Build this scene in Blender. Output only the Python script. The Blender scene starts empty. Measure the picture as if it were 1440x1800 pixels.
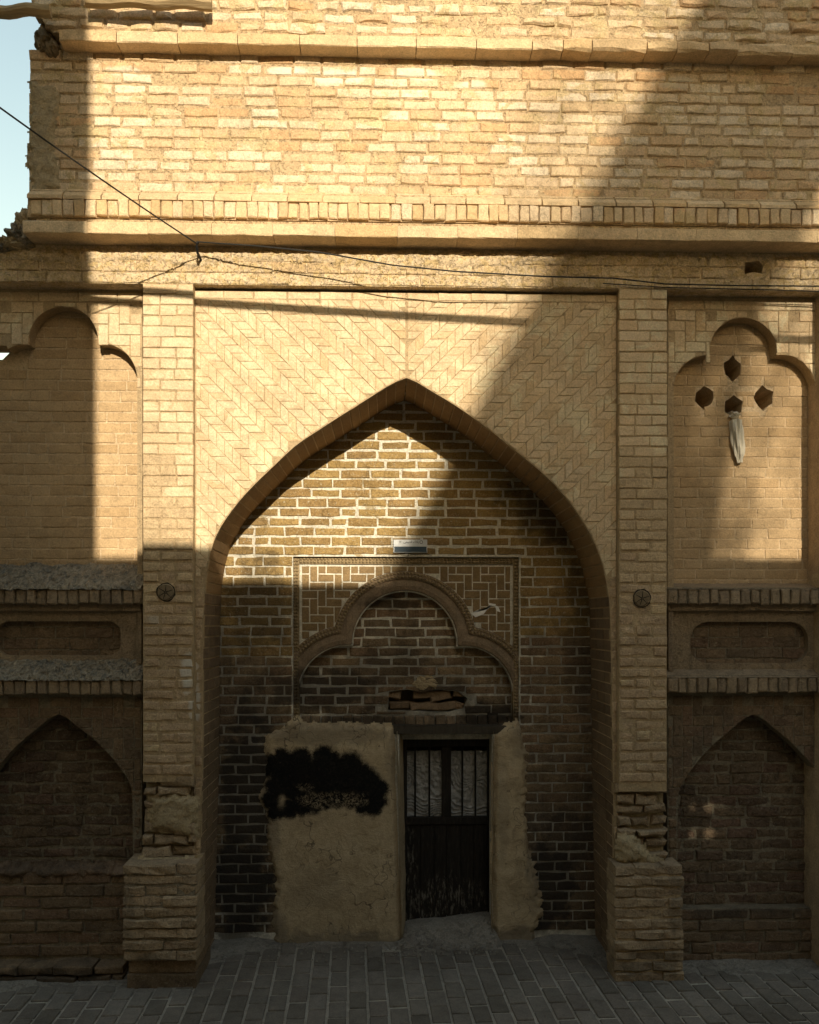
import bpy, math, random
from mathutils import Vector, noise
from mathutils.geometry import tessellate_polygon

R = math.radians
random.seed(7)
scene = bpy.context.scene
COL = scene.collection

# ------------------------------------------------------------------ camera, sky, sun, exposure
F, CX, HY = 1508.0, 720.0, 1097.0        # focal length and horizon of the 1440 px wide photograph
D, EYE, YAW = 5.2, 2.15, R(1.6)          # metres to the facade, eye height, small turn to the right
SX, SZ = -0.182, -0.328                  # sunlight: metres sideways / down per metre towards the facade

cam_d = bpy.data.cameras.new('camera')
cam = bpy.data.objects.new('camera', cam_d)
COL.objects.link(cam)
cam.location = (0, -D, EYE)
cam.rotation_euler = (R(90), 0, -YAW)
cam_d.sensor_fit = 'HORIZONTAL'
cam_d.sensor_width = 36.0
cam_d.lens = F / 1440 * 36.0
cam_d.shift_y = (HY - 900) / 1440
cam_d.clip_start = 0.05
cam_d.clip_end = 2000
scene.camera = cam

sun_dir = Vector((SX, 1.0, SZ)).normalized()
elev = math.asin(-sun_dir.z)
sun_d = bpy.data.lights.new('sun', 'SUN')
sun_d.energy = 4.1
sun_d.angle = R(0.5)
sun_d.color = (1.0, 0.87, 0.66)
sun = bpy.data.objects.new('sun', sun_d)
COL.objects.link(sun)
sun.rotation_euler = sun_dir.to_track_quat('-Z', 'Y').to_euler()
sun.location = (3, -20, 12)

world = bpy.data.worlds.new('World')
scene.world = world
world.use_nodes = True
wn = world.node_tree
wn.nodes.clear()
sky = wn.nodes.new('ShaderNodeTexSky')
sky.sky_type = 'NISHITA'
sky.sun_disc = False
sky.sun_elevation = elev
sky.sun_rotation = math.atan2(-sun_dir.x, -sun_dir.y)
sky.altitude = 0
sky.air_density = 2.0
sky.dust_density = 1.0
sky.ozone_density = 0.0
bg = wn.nodes.new('ShaderNodeBackground')
bg.inputs['Strength'].default_value = 0.15
wo = wn.nodes.new('ShaderNodeOutputWorld')
wn.links.new(sky.outputs[0], bg.inputs[0])
wn.links.new(bg.outputs[0], wo.inputs[0])

vs = scene.view_settings
vs.view_transform = 'Standard'
vs.look = 'None'
vs.exposure = 0.58
vs.gamma = 1.0
vs.use_curve_mapping = False
scene.render.engine = 'CYCLES'
scene.cycles.use_denoising = True
scene.cycles.max_bounces = 6
scene.cycles.diffuse_bounces = 4

# ------------------------------------------------------------------ photo pixel -> point on a vertical plane y
_f = (math.sin(YAW), math.cos(YAW))
_r = (math.cos(YAW), -math.sin(YAW))


def P(px, py, y=0.0):
    a, b = (px - CX) / F, (HY - py) / F
    dx, dy = _f[0] + a * _r[0], _f[1] + a * _r[1]
    t = (y + D) / dy
    return (dx * t, EYE + b * t)


def PG(px, py, z=0.0):                   # the same on the ground
    a, b = (px - CX) / F, (HY - py) / F
    t = (z - EYE) / b
    return ((_f[0] + a * _r[0]) * t, (_f[1] + a * _r[1]) * t - D)


def PX(px, y=0.0):
    return P(px, HY, y)[0]


def PZ(py, px=720, y=0.0):
    return P(px, py, y)[1]


def proj(x, y, z):
    vx, vy = x, y + D
    dep = vx * _f[0] + vy * _f[1]
    a = (vx * _r[0] + vy * _r[1]) / dep
    return CX + a * F, HY - (z - EYE) / dep * F


def PP(pts, y):
    return [P(a, b, y) for a, b in pts]


# ------------------------------------------------------------------ materials
def node(nt, kind, **kw):
    n = nt.nodes.new(kind)
    for k, v in kw.items():
        if k in n.inputs:
            n.inputs[k].default_value = v
        else:
            setattr(n, k, v)
    return n


def noise_tex(nt, vec, scale, detail=4.0, rough=0.6, dist=0.0):
    n = node(nt, 'ShaderNodeTexNoise')
    n.inputs['Scale'].default_value = scale
    n.inputs['Detail'].default_value = detail
    n.inputs['Roughness'].default_value = rough
    n.inputs['Distortion'].default_value = dist
    nt.links.new(vec, n.inputs['Vector'])
    return n.outputs['Fac']


def math_n(nt, op, a, b=None, c=None, clamp=False):
    n = nt.nodes.new('ShaderNodeMath')
    n.operation = op
    n.use_clamp = clamp
    for i, v in enumerate((a, b, c)):
        if v is None:
            continue
        if isinstance(v, (int, float)):
            n.inputs[i].default_value = v
        else:
            nt.links.new(v, n.inputs[i])
    return n.outputs[0]


def ramp(nt, fac, stops):
    n = nt.nodes.new('ShaderNodeValToRGB')
    cr = n.color_ramp
    while len(cr.elements) > 1:
        cr.elements.remove(cr.elements[-1])
    for i, (p, c) in enumerate(stops):
        e = cr.elements[0] if i == 0 else cr.elements.new(p)
        e.position = p
        e.color = (c, c, c, 1) if isinstance(c, (int, float)) else (*c, 1)
    nt.links.new(fac, n.inputs[0])
    return n.outputs[0]


def smooth(nt, v, lo, hi):
    n = nt.nodes.new('ShaderNodeMapRange')
    n.interpolation_type = 'SMOOTHSTEP'
    nt.links.new(v, n.inputs['Value'])
    n.inputs['From Min'].default_value = lo
    n.inputs['From Max'].default_value = hi
    return n.outputs['Result']


def mix(nt, fac, a, b, mode='MIX'):
    n = nt.nodes.new('ShaderNodeMix')
    n.data_type = 'RGBA'
    n.blend_type = mode
    n.clamp_factor = True
    for s, v in ((0, fac), (6, a), (7, b)):
        if isinstance(v, (int, float)):
            n.inputs[s].default_value = v
        elif isinstance(v, tuple):
            n.inputs[s].default_value = (*v, 1)
        else:
            nt.links.new(v, n.inputs[s])
    return n.outputs[2]


def stain_mask(nt, pos, spots, warp=0.9, scale=7.0):
    """blotches with ragged edges: (x, z, rx, rz, strength) in metres on the facade"""
    nz = noise_tex(nt, pos, scale, 5, 0.65)
    nz = math_n(nt, 'MULTIPLY', math_n(nt, 'SUBTRACT', nz, 0.5), warp * 2)
    out = None
    sep = nt.nodes.new('ShaderNodeSeparateXYZ')
    nt.links.new(pos, sep.inputs[0])
    for x, z, rx, rz, st in spots:
        a = math_n(nt, 'MULTIPLY', math_n(nt, 'SUBTRACT', sep.outputs[0], x), 1 / rx)
        b = math_n(nt, 'MULTIPLY', math_n(nt, 'SUBTRACT', sep.outputs[2], z), 1 / rz)
        r2 = math_n(nt, 'ADD', math_n(nt, 'MULTIPLY', a, a), math_n(nt, 'MULTIPLY', b, b))
        d = math_n(nt, 'ADD', math_n(nt, 'SQRT', r2), nz)
        m = math_n(nt, 'MULTIPLY', math_n(nt, 'SUBTRACT', 1.0, smooth(nt, d, 0.55, 1.15)), st)
        out = m if out is None else math_n(nt, 'MAXIMUM', out, m)
    return out


def new_mat(name):
    m = bpy.data.materials.new(name)
    m.use_nodes = True
    nt = m.node_tree
    b = nt.nodes['Principled BSDF']
    b.inputs['Specular IOR Level'].default_value = 0.2
    pos = nt.nodes.new('ShaderNodeNewGeometry')
    return m, nt, b, pos


def masonry(name, tones, smear=None, smear_amt=0.0, smear_scale=6.0, grain=0.35, bump=0.5, rough=0.92,
            soot=None, soot_col=(0.02, 0.018, 0.016), pale=None, pale_col=(0.6, 0.56, 0.46),
            blotch=0.3, speck=0.0, streak=0.0):
    m, nt, b, geo = new_mat(name)
    pos = geo.outputs['Position']
    oi = nt.nodes.new('ShaderNodeObjectInfo')
    rnd = math_n(nt, 'FRACT', math_n(nt, 'ADD', math_n(nt, 'MULTIPLY', geo.outputs['Random Per Island'], 7.31), oi.outputs['Random']))
    n = len(tones)
    col = ramp(nt, rnd, [(i / max(1, n - 1), t) for i, t in enumerate(tones)])
    # value mottling at three sizes
    big = noise_tex(nt, pos, 1.6, 3, 0.6)
    mid = noise_tex(nt, pos, 14, 5, 0.7, 0.4)
    fine = noise_tex(nt, pos, 95, 4, 0.75)
    v = math_n(nt, 'ADD', math_n(nt, 'MULTIPLY', math_n(nt, 'SUBTRACT', big, 0.5), blotch * 1.6),
               math_n(nt, 'MULTIPLY', math_n(nt, 'SUBTRACT', mid, 0.5), blotch * 2.2))
    v = math_n(nt, 'ADD', v, math_n(nt, 'MULTIPLY', math_n(nt, 'SUBTRACT', fine, 0.5), grain * 3.3))
    v = math_n(nt, 'ADD', v, 1.0)
    vv = nt.nodes.new('ShaderNodeCombineColor')
    for i in range(3):
        nt.links.new(v, vv.inputs[i])
    col = mix(nt, 1.0, col, vv.outputs[0], 'MULTIPLY')
    if smear:
        sm = smooth(nt, noise_tex(nt, pos, smear_scale, 6, 0.72, 0.6), 0.62 - 0.3 * smear_amt, 0.70 - 0.3 * smear_amt)
        col = mix(nt, math_n(nt, 'MULTIPLY', sm, 0.85), col, mix(nt, 1.0, smear, vv.outputs[0], 'MULTIPLY'))
    if speck:
        sp = smooth(nt, noise_tex(nt, pos, 60, 6, 0.8, 1.0), 0.63 - 0.06 * speck, 0.68 - 0.06 * speck)
        col = mix(nt, math_n(nt, 'MULTIPLY', sp, 0.75), col, pale_col)
    if streak:
        mp = nt.nodes.new('ShaderNodeMapping')
        mp.inputs['Scale'].default_value = (22, 22, 1.3)
        nt.links.new(pos, mp.inputs[0])
        s = smooth(nt, noise_tex(nt, mp.outputs[0], 1.0, 5, 0.65), 0.52, 0.72)
        col = mix(nt, math_n(nt, 'MULTIPLY', s, streak), col, soot_col)
    if pale:
        col = mix(nt, stain_mask(nt, pos, pale), col, pale_col)
    if soot:
        col = mix(nt, stain_mask(nt, pos, soot), col, soot_col)
    nt.links.new(col, b.inputs['Base Color'])
    b.inputs['Roughness'].default_value = rough
    h = math_n(nt, 'ADD', math_n(nt, 'MULTIPLY', mid, 1.3), math_n(nt, 'MULTIPLY', fine, 0.55))
    pit = smooth(nt, noise_tex(nt, pos, 42, 3, 0.6, 0.8), 0.36, 0.46)
    h = math_n(nt, 'ADD', h, math_n(nt, 'MULTIPLY', pit, 0.5))
    bp = nt.nodes.new('ShaderNodeBump')
    bp.inputs['Strength'].default_value = bump
    bp.inputs['Distance'].default_value = 0.012
    nt.links.new(h, bp.inputs['Height'])
    nt.links.new(bp.outputs[0], b.inputs['Normal'])
    return m


def px_spots(lst, y):
    out = []
    for px, py, rx, ry, st in lst:
        x, z = P(px, py, y)
        out.append((x, z, rx / 290 * (D + y) / D, ry / 290 * (D + y) / D, st))
    return out


YB = 0.60                                   # face of the wall at the back of the gateway
YS = 0.06                                   # spandrel face
YP = 0.11                                   # side panel surrounds
YF = 0.21                                   # side panel fields

M = {}
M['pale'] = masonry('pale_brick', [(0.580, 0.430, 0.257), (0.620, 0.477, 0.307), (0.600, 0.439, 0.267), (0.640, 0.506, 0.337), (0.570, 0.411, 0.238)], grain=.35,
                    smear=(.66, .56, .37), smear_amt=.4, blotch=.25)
M['attic'] = masonry('weathered_brick', [(0.580, 0.420, 0.247), (0.680, 0.544, 0.376), (0.550, 0.353, 0.188), (0.640, 0.487, 0.307), (0.720, 0.602, 0.446), (0.540, 0.382, 0.218)],
                     smear=(.55, .42, .23), smear_amt=.34, smear_scale=6, grain=.45, bump=.6, blotch=.35,
                     pale=px_spots([(505, 125, 40, 10, .8), (600, 135, 60, 14, .7), (730, 130, 50, 14, .7), (830, 150, 30, 14, .6), (1190, 145, 40, 14, .45),
                                    (1250, 165, 25, 12, .4), (215, 125, 40, 10, .5)], 0), pale_col=(.78, .74, .62))
M['mortar_tan'] = masonry('tan_mortar', [(0.520, 0.382, 0.228)], grain=.5, bump=1.0, blotch=.3, smear=(.60, .47, .27), smear_amt=.3)
M['mortar_thin'] = masonry('thin_mortar', [(.43, .32, .19)], grain=.4, bump=.7, blotch=.3)
M['frieze'] = masonry('chipped_brick', [(0.610, 0.458, 0.287), (0.670, 0.535, 0.356), (0.570, 0.411, 0.238)], smear=(.54, .40, .20), smear_amt=.45, smear_scale=22,
                      grain=.5, bump=1.1, blotch=.4)
M['slab'] = masonry('cornice_brick', [(0.590, 0.430, 0.247), (0.660, 0.506, 0.317), (0.560, 0.392, 0.208), (0.630, 0.468, 0.287)], grain=.35, blotch=.4, bump=.5)
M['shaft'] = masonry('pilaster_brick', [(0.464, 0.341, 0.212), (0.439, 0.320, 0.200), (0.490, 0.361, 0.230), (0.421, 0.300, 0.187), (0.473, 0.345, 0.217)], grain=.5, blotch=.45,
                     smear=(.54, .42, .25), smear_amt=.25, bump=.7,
                     pale=px_spots([(330, 1185, 14, 40, .8), (340, 1240, 10, 40, .75), (275, 1090, 16, 14, .3)], 0), pale_col=(.66, .62, .54))  # darker copy of the pale brick for the dimmer lower shaft
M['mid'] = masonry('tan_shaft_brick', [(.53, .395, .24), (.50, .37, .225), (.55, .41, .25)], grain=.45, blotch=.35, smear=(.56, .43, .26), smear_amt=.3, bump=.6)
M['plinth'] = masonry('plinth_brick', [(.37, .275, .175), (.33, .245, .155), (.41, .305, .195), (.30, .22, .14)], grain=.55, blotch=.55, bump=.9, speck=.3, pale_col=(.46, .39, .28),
                      soot=px_spots([(280, 1700, 90, 30, .55), (1150, 1690, 80, 30, .5), (1190, 1600, 20, 60, .4), (225, 1600, 20, 70, .4)], -.1), soot_col=(.10, .085, .065))  # brick tone darkened to match the dim light near the ground
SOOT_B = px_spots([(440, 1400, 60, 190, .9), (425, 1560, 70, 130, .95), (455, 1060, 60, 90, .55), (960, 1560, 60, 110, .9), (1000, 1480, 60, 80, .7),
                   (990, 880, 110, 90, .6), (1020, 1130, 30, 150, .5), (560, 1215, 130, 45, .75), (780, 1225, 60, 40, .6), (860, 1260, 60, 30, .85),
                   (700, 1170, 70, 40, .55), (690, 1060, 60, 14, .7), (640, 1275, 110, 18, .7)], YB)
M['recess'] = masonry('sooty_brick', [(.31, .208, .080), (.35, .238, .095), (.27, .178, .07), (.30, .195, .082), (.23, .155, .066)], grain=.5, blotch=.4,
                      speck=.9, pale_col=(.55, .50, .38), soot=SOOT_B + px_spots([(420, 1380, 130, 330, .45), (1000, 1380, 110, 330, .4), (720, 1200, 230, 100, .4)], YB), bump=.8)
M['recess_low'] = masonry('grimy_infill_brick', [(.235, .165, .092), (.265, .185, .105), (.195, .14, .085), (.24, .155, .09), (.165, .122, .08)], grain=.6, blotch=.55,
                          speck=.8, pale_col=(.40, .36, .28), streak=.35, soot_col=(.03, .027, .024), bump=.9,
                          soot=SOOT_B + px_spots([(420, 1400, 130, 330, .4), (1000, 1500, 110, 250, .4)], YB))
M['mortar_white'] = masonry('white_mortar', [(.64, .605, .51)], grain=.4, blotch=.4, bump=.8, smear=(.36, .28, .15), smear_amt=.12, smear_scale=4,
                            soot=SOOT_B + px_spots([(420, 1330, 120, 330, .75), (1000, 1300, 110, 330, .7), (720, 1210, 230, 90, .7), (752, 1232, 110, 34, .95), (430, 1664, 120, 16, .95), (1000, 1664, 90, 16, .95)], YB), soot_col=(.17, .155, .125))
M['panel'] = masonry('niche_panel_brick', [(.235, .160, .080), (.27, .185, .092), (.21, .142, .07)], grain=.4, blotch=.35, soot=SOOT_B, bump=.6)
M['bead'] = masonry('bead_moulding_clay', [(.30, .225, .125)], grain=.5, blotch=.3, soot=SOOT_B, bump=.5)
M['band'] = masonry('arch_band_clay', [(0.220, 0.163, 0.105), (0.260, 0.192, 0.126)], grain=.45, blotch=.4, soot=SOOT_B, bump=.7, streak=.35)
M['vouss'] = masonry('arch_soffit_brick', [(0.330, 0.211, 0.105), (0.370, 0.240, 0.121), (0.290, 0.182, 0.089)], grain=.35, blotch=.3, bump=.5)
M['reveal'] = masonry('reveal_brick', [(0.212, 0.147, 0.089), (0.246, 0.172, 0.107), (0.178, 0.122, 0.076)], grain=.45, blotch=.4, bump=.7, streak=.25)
M['field'] = masonry('side_field_brick', [(0.470, 0.329, 0.183), (0.510, 0.363, 0.208), (0.450, 0.310, 0.168), (0.530, 0.382, 0.223)], grain=.35, blotch=.3, bump=.5)
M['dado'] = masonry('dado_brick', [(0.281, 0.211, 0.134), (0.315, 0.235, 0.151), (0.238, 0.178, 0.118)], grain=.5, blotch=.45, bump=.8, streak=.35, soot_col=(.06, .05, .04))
M['niche'] = masonry('shaded_niche_brick', [(.16, .115, .075), (.19, .135, .085), (.13, .095, .065), (.18, .115, .08)], grain=.55, blotch=.55, bump=1.2, speck=.9, pale_col=(.36, .31, .22))  # tone darkened to stand in for shade inside the low niches
M['mortar_light'] = masonry('light_mortar', [(0.580, 0.439, 0.277)], grain=.4, blotch=.3, bump=.7)
M['low'] = masonry('grimy_shaded_brick', [(0.187, 0.132, 0.081), (0.221, 0.153, 0.093), (0.153, 0.111, 0.072), (0.204, 0.132, 0.085)], grain=.55, blotch=.5, bump=.9,
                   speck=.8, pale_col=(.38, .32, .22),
                   soot=px_spots([(60, 1480, 200, 60, .5), (1280, 1420, 90, 35, .55), (1300, 1560, 170, 70, .6), (90, 1720, 200, 40, .7)], .15), soot_col=(.04, .035, .03))  # grimy, and darkened further to match dim light in the low bays
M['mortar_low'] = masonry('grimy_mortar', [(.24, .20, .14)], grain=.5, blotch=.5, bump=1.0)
M['mud'] = None
M['cement'] = masonry('rough_cement', [(.34, .29, .215)], grain=.6, blotch=.5, bump=1.4, smear=(.2, .19, .16), smear_amt=.35, smear_scale=16)
M['mudpatch'] = masonry('mud_patch', [(.42, .33, .20)], grain=.4, blotch=.4, bump=.9)
M['body'] = masonry('rubble_core', [(.20, .15, .09)], grain=.4, blotch=.4)
M['paver'] = masonry('grey_paver', [(.165, .145, .12), (.19, .168, .14), (.14, .123, .10), (.215, .19, .16), (.17, .145, .12)], grain=.4, blotch=.45, bump=.5, rough=.85)
M['joint'] = masonry('paving_joint_grit', [(.44, .40, .33)], grain=.5, blotch=.4, bump=1.0)
M['dust'] = masonry('street_dust', [(.27, .245, .205)], grain=.5, blotch=.5, bump=1.0, smear=(.19, .17, .145), smear_amt=.3)
M['ground'] = masonry('street_ground', [(.11, .105, .095)], grain=.4, blotch=.4, bump=.8)
M['oppo'] = masonry('neighbour_brick', [(.30, .22, .13)], grain=.3, blotch=.3)


def simple(name, col, rough=.7, metal=0.0, var=.3, scale=30, bump=.3, stretch=None):
    m, nt, b, geo = new_mat(name)
    pos = geo.outputs['Position']
    if stretch:
        mp = nt.nodes.new('ShaderNodeMapping')
        mp.inputs['Scale'].default_value = stretch
        nt.links.new(pos, mp.inputs[0])
        pos = mp.outputs[0]
    nz = noise_tex(nt, pos, scale, 5, .7)
    v = math_n(nt, 'ADD', 1.0, math_n(nt, 'MULTIPLY', math_n(nt, 'SUBTRACT', nz, .5), var * 2.5))
    vv = nt.nodes.new('ShaderNodeCombineColor')
    for i in range(3):
        nt.links.new(v, vv.inputs[i])
    nt.links.new(mix(nt, 1.0, col, vv.outputs[0], 'MULTIPLY'), b.inputs['Base Color'])
    b.inputs['Roughness'].default_value = rough
    b.inputs['Metallic'].default_value = metal
    bp = nt.nodes.new('ShaderNodeBump')
    bp.inputs['Strength'].default_value = bump
    bp.inputs['Distance'].default_value = .006
    nt.links.new(nz, bp.inputs['Height'])
    nt.links.new(bp.outputs[0], b.inputs['Normal'])
    return m


M['wood'] = simple('old_grey_wood', (.40, .30, .17), .85, var=.5, scale=1, stretch=(6, 90, 90), bump=.8)
M['lintel'] = simple('sooty_lintel_wood', (.06, .05, .037), .85, var=.5, scale=1, stretch=(70, 70, 8), bump=.9)
M['endgrain'] = simple('beam_end_grain', (.20, .15, .09), .9, var=.5, scale=60, bump=.8)
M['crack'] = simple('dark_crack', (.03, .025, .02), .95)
M['door'] = simple('blackened_door_wood', (.018, .015, .012), .7, var=.9, scale=1, stretch=(60, 60, 5), bump=.8)
def door_wear():
    m = M['door']
    nt = m.node_tree
    b = nt.nodes['Principled BSDF']
    geo = [n for n in nt.nodes if n.bl_idname == 'ShaderNodeNewGeometry'][0]
    src = b.inputs['Base Color'].links[0].from_socket
    pos = geo.outputs['Position']
    mp = nt.nodes.new('ShaderNodeMapping')
    mp.inputs['Scale'].default_value = (55, 55, 14)
    nt.links.new(pos, mp.inputs[0])
    x, z = P(785, 1600, .8)
    a = stain_mask(nt, pos, [(x, z, .36, .26, 1.0), (P(722, 1560, .8)[0], z + .1, .05, .5, .9)], 1.0, 6)
    w = math_n(nt, 'MULTIPLY', smooth(nt, noise_tex(nt, mp.outputs[0], 1.0, 6, .75), .48, .66), math_n(nt, 'ADD', .10, a))
    nt.links.new(mix(nt, w, src, (.16, .145, .12)), b.inputs['Base Color'])


door_wear()
M['iron'] = simple('dark_iron', (.02, .02, .02), .55, .4)
M['plastic'] = simple('crumpled_plastic_sheet', (.33, .325, .31), .2, 0, var=.5, scale=25, bump=.25)
M['plastic'].node_tree.nodes['Principled BSDF'].inputs['Specular IOR Level'].default_value = .6
M['wire'] = simple('black_wire', (.03, .028, .025), .6)
M['cable'] = simple('black_cable', (.02, .02, .02), .6)
M['steel'] = simple('plaque_steel', (.60, .62, .64), .35, .1, var=.15)
M['navy'] = simple('plaque_navy', (.035, .06, .085), .35, var=.5, scale=160)
M['ink'] = simple('plaque_ink', (.02, .02, .025), .5)
M['white'] = simple('white_paint', (.80, .79, .76), .6, var=.1)
M['rag'] = simple('pale_rag', (.66, .61, .50), .9, var=.5, scale=1, stretch=(60, 60, 12), bump=.8)
M['leaf'] = simple('tree_leaf', (.06, .09, .03), .6)
M['bark'] = simple('tree_bark', (.16, .12, .08), .9, var=.5)
M['render'] = simple('neighbour_render', (.26, .20, .13), .9, var=.3, scale=3)


def mud_material():
    """straw-coloured mud plaster with a black sprayed-over patch"""
    m, nt, b, geo = new_mat('mud_plaster')
    pos = geo.outputs['Position']
    mid = noise_tex(nt, pos, 8, 6, .7, .5)
    fine = noise_tex(nt, pos, 110, 4, .75)
    straw = nt.nodes.new('ShaderNodeMapping')
    straw.inputs['Scale'].default_value = (26, 26, 70)
    nt.links.new(pos, straw.inputs[0])
    st = noise_tex(nt, straw.outputs[0], 1.0, 5, .7, 1.2)
    col = ramp(nt, mid, [(.25, (.34, .265, .165)), (.5, (.48, .38, .24)), (.75, (.56, .455, .30))])
    v = math_n(nt, 'ADD', .40, math_n(nt, 'ADD', math_n(nt, 'MULTIPLY', fine, .65), math_n(nt, 'MULTIPLY', st, .55)))
    vv = nt.nodes.new('ShaderNodeCombineColor')
    for i in range(3):
        nt.links.new(v, vv.inputs[i])
    col = mix(nt, 1.0, col, vv.outputs[0], 'MULTIPLY')
    # hairline cracks
    vo = nt.nodes.new('ShaderNodeTexVoronoi')
    vo.feature = 'DISTANCE_TO_EDGE'
    vo.inputs['Scale'].default_value = 2.6
    wv = nt.nodes.new('ShaderNodeVectorMath')
    wv.operation = 'ADD'
    nzv = nt.nodes.new('ShaderNodeTexNoise')
    nzv.inputs['Scale'].default_value = 9
    nt.links.new(pos, nzv.inputs['Vector'])
    sc = nt.nodes.new('ShaderNodeVectorMath')
    sc.operation = 'SCALE'
    sc.inputs['Scale'].default_value = .25
    nt.links.new(nzv.outputs['Color'], sc.inputs[0])
    nt.links.new(pos, wv.inputs[0])
    nt.links.new(sc.outputs[0], wv.inputs[1])
    nt.links.new(wv.outputs[0], vo.inputs['Vector'])
    cr = math_n(nt, 'SUBTRACT', 1.0, smooth(nt, vo.outputs['Distance'], .002, .010))
    cr = math_n(nt, 'MULTIPLY', cr, smooth(nt, noise_tex(nt, pos, 3, 3), .5, .62))
    col = mix(nt, math_n(nt, 'MULTIPLY', cr, .7), col, (.08, .06, .04))
    # damp and grime
    gm = stain_mask(nt, pos, px_spots([(580, 1290, 120, 22, .6), (690, 1330, 14, 60, .35), (470, 1450, 22, 120, .6), (600, 1668, 160, 36, .75), (480, 1640, 30, 50, .7), (920, 1300, 30, 40, .45),
                                       (940, 1500, 16, 110, .55), (910, 1660, 70, 34, .8), (560, 1560, 60, 40, .25), (885, 1420, 12, 90, .35)], YB - .02), .9, 9)
    col = mix(nt, math_n(nt, 'MULTIPLY', gm, .8), col, (.15, .13, .10))
    mpv = nt.nodes.new('ShaderNodeMapping')
    mpv.inputs['Scale'].default_value = (9, 9, .35)
    nt.links.new(wv.outputs[0], mpv.inputs[0])
    vc = nt.nodes.new('ShaderNodeTexVoronoi')
    vc.feature = 'DISTANCE_TO_EDGE'
    vc.inputs['Scale'].default_value = 1.0
    nt.links.new(mpv.outputs[0], vc.inputs['Vector'])
    vcr = math_n(nt, 'MULTIPLY', math_n(nt, 'SUBTRACT', 1.0, smooth(nt, vc.outputs['Distance'], .004, .03)), smooth(nt, noise_tex(nt, pos, 4, 3), .5, .6))
    col = mix(nt, math_n(nt, 'MULTIPLY', vcr, .65), col, (.10, .08, .055))
    # spray paint: overlapping round passes, gaps near the bottom
    y = .55
    dabs = [(478, 1345, 20), (495, 1332, 16), (530, 1335, 20), (570, 1335, 24), (500, 1365, 34), (545, 1365, 36), (590, 1362, 36), (615, 1350, 28),
            (635, 1365, 24), (650, 1385, 28), (665, 1388, 20), (660, 1408, 22), (485, 1385, 22), (520, 1388, 30), (570, 1388, 26), (610, 1385, 26),
            (476, 1408, 18), (488, 1424, 17), (508, 1422, 20), (530, 1418, 20), (552, 1412, 20), (574, 1408, 18), (596, 1404, 20), (618, 1402, 22), (640, 1412, 22), (655, 1420, 18),
            (480, 1432, 12), (467, 1350, 20), (530, 1350, 30), (560, 1360, 34), (640, 1375, 30), (580, 1340, 22), (510, 1345, 24)]
    sep = nt.nodes.new('ShaderNodeSeparateXYZ')
    nt.links.new(pos, sep.inputs[0])
    wob = math_n(nt, 'ADD', math_n(nt, 'MULTIPLY', math_n(nt, 'SUBTRACT', noise_tex(nt, pos, 22, 5, .75), .5), .09), math_n(nt, 'MULTIPLY', math_n(nt, 'SUBTRACT', noise_tex(nt, pos, 220, 2, .6), .5), .035))
    paint = None
    for px, py, r in dabs:
        x, z = P(px, py, y)
        a = math_n(nt, 'SUBTRACT', sep.outputs[0], x)
        c = math_n(nt, 'SUBTRACT', sep.outputs[2], z)
        d = math_n(nt, 'ADD', math_n(nt, 'SQRT', math_n(nt, 'ADD', math_n(nt, 'MULTIPLY', a, a), math_n(nt, 'MULTIPLY', c, c))), wob)
        rr = r / 262
        k = math_n(nt, 'SUBTRACT', 1.0, smooth(nt, d, rr * .70, rr * 1.25))
        paint = k if paint is None else math_n(nt, 'MAXIMUM', paint, k)
    gaps = None
    for px, py, ra, rb in [(494, 1412, 6, 11)]:
        x, z = P(px, py, y)
        a = math_n(nt, 'MULTIPLY', math_n(nt, 'SUBTRACT', sep.outputs[0], x), 262 / ra)
        c = math_n(nt, 'MULTIPLY', math_n(nt, 'SUBTRACT', sep.outputs[2], z), 262 / rb)
        d = math_n(nt, 'ADD', math_n(nt, 'SQRT', math_n(nt, 'ADD', math_n(nt, 'MULTIPLY', a, a), math_n(nt, 'MULTIPLY', c, c))), math_n(nt, 'MULTIPLY', wob, 30))
        k = math_n(nt, 'MULTIPLY', math_n(nt, 'SUBTRACT', 1.0, smooth(nt, d, .2, 1.6)), .6)
        gaps = k if gaps is None else math_n(nt, 'MAXIMUM', gaps, k)
    paint = math_n(nt, 'MULTIPLY', paint, math_n(nt, 'SUBTRACT', 1.0, gaps))
    sx_, sz_ = P(585, 1408, y)
    low = stain_mask(nt, pos, [(sx_, sz_, .26, .06, 1.0), (P(535, 1385, y)[0], P(535, 1385, y)[1], .07, .03, .7)], .7, 12)
    scuff = math_n(nt, 'MULTIPLY', smooth(nt, noise_tex(nt, pos, 34, 7, .8, 1.5), .47, .60), math_n(nt, 'ADD', .12, math_n(nt, 'MULTIPLY', low, 2.6)))
    col = mix(nt, math_n(nt, 'MULTIPLY', paint, math_n(nt, 'SUBTRACT', 1.0, math_n(nt, 'MULTIPLY', scuff, .25))), col, (.006, .006, .006))
    nt.links.new(col, b.inputs['Base Color'])
    b.inputs['Roughness'].default_value = .95
    h = math_n(nt, 'ADD', math_n(nt, 'ADD', math_n(nt, 'MULTIPLY', mid, 2.0), math_n(nt, 'MULTIPLY', st, .6)), math_n(nt, 'MULTIPLY', fine, .35))
    h = math_n(nt, 'SUBTRACT', h, math_n(nt, 'MULTIPLY', cr, .6))
    bp = nt.nodes.new('ShaderNodeBump')
    bp.inputs['Strength'].default_value = .8
    bp.inputs['Distance'].default_value = .012
    nt.links.new(h, bp.inputs['Height'])
    nt.links.new(bp.outputs[0], b.inputs['Normal'])
    return m


M['mud'] = mud_material()

# ------------------------------------------------------------------ mesh helpers


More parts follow.
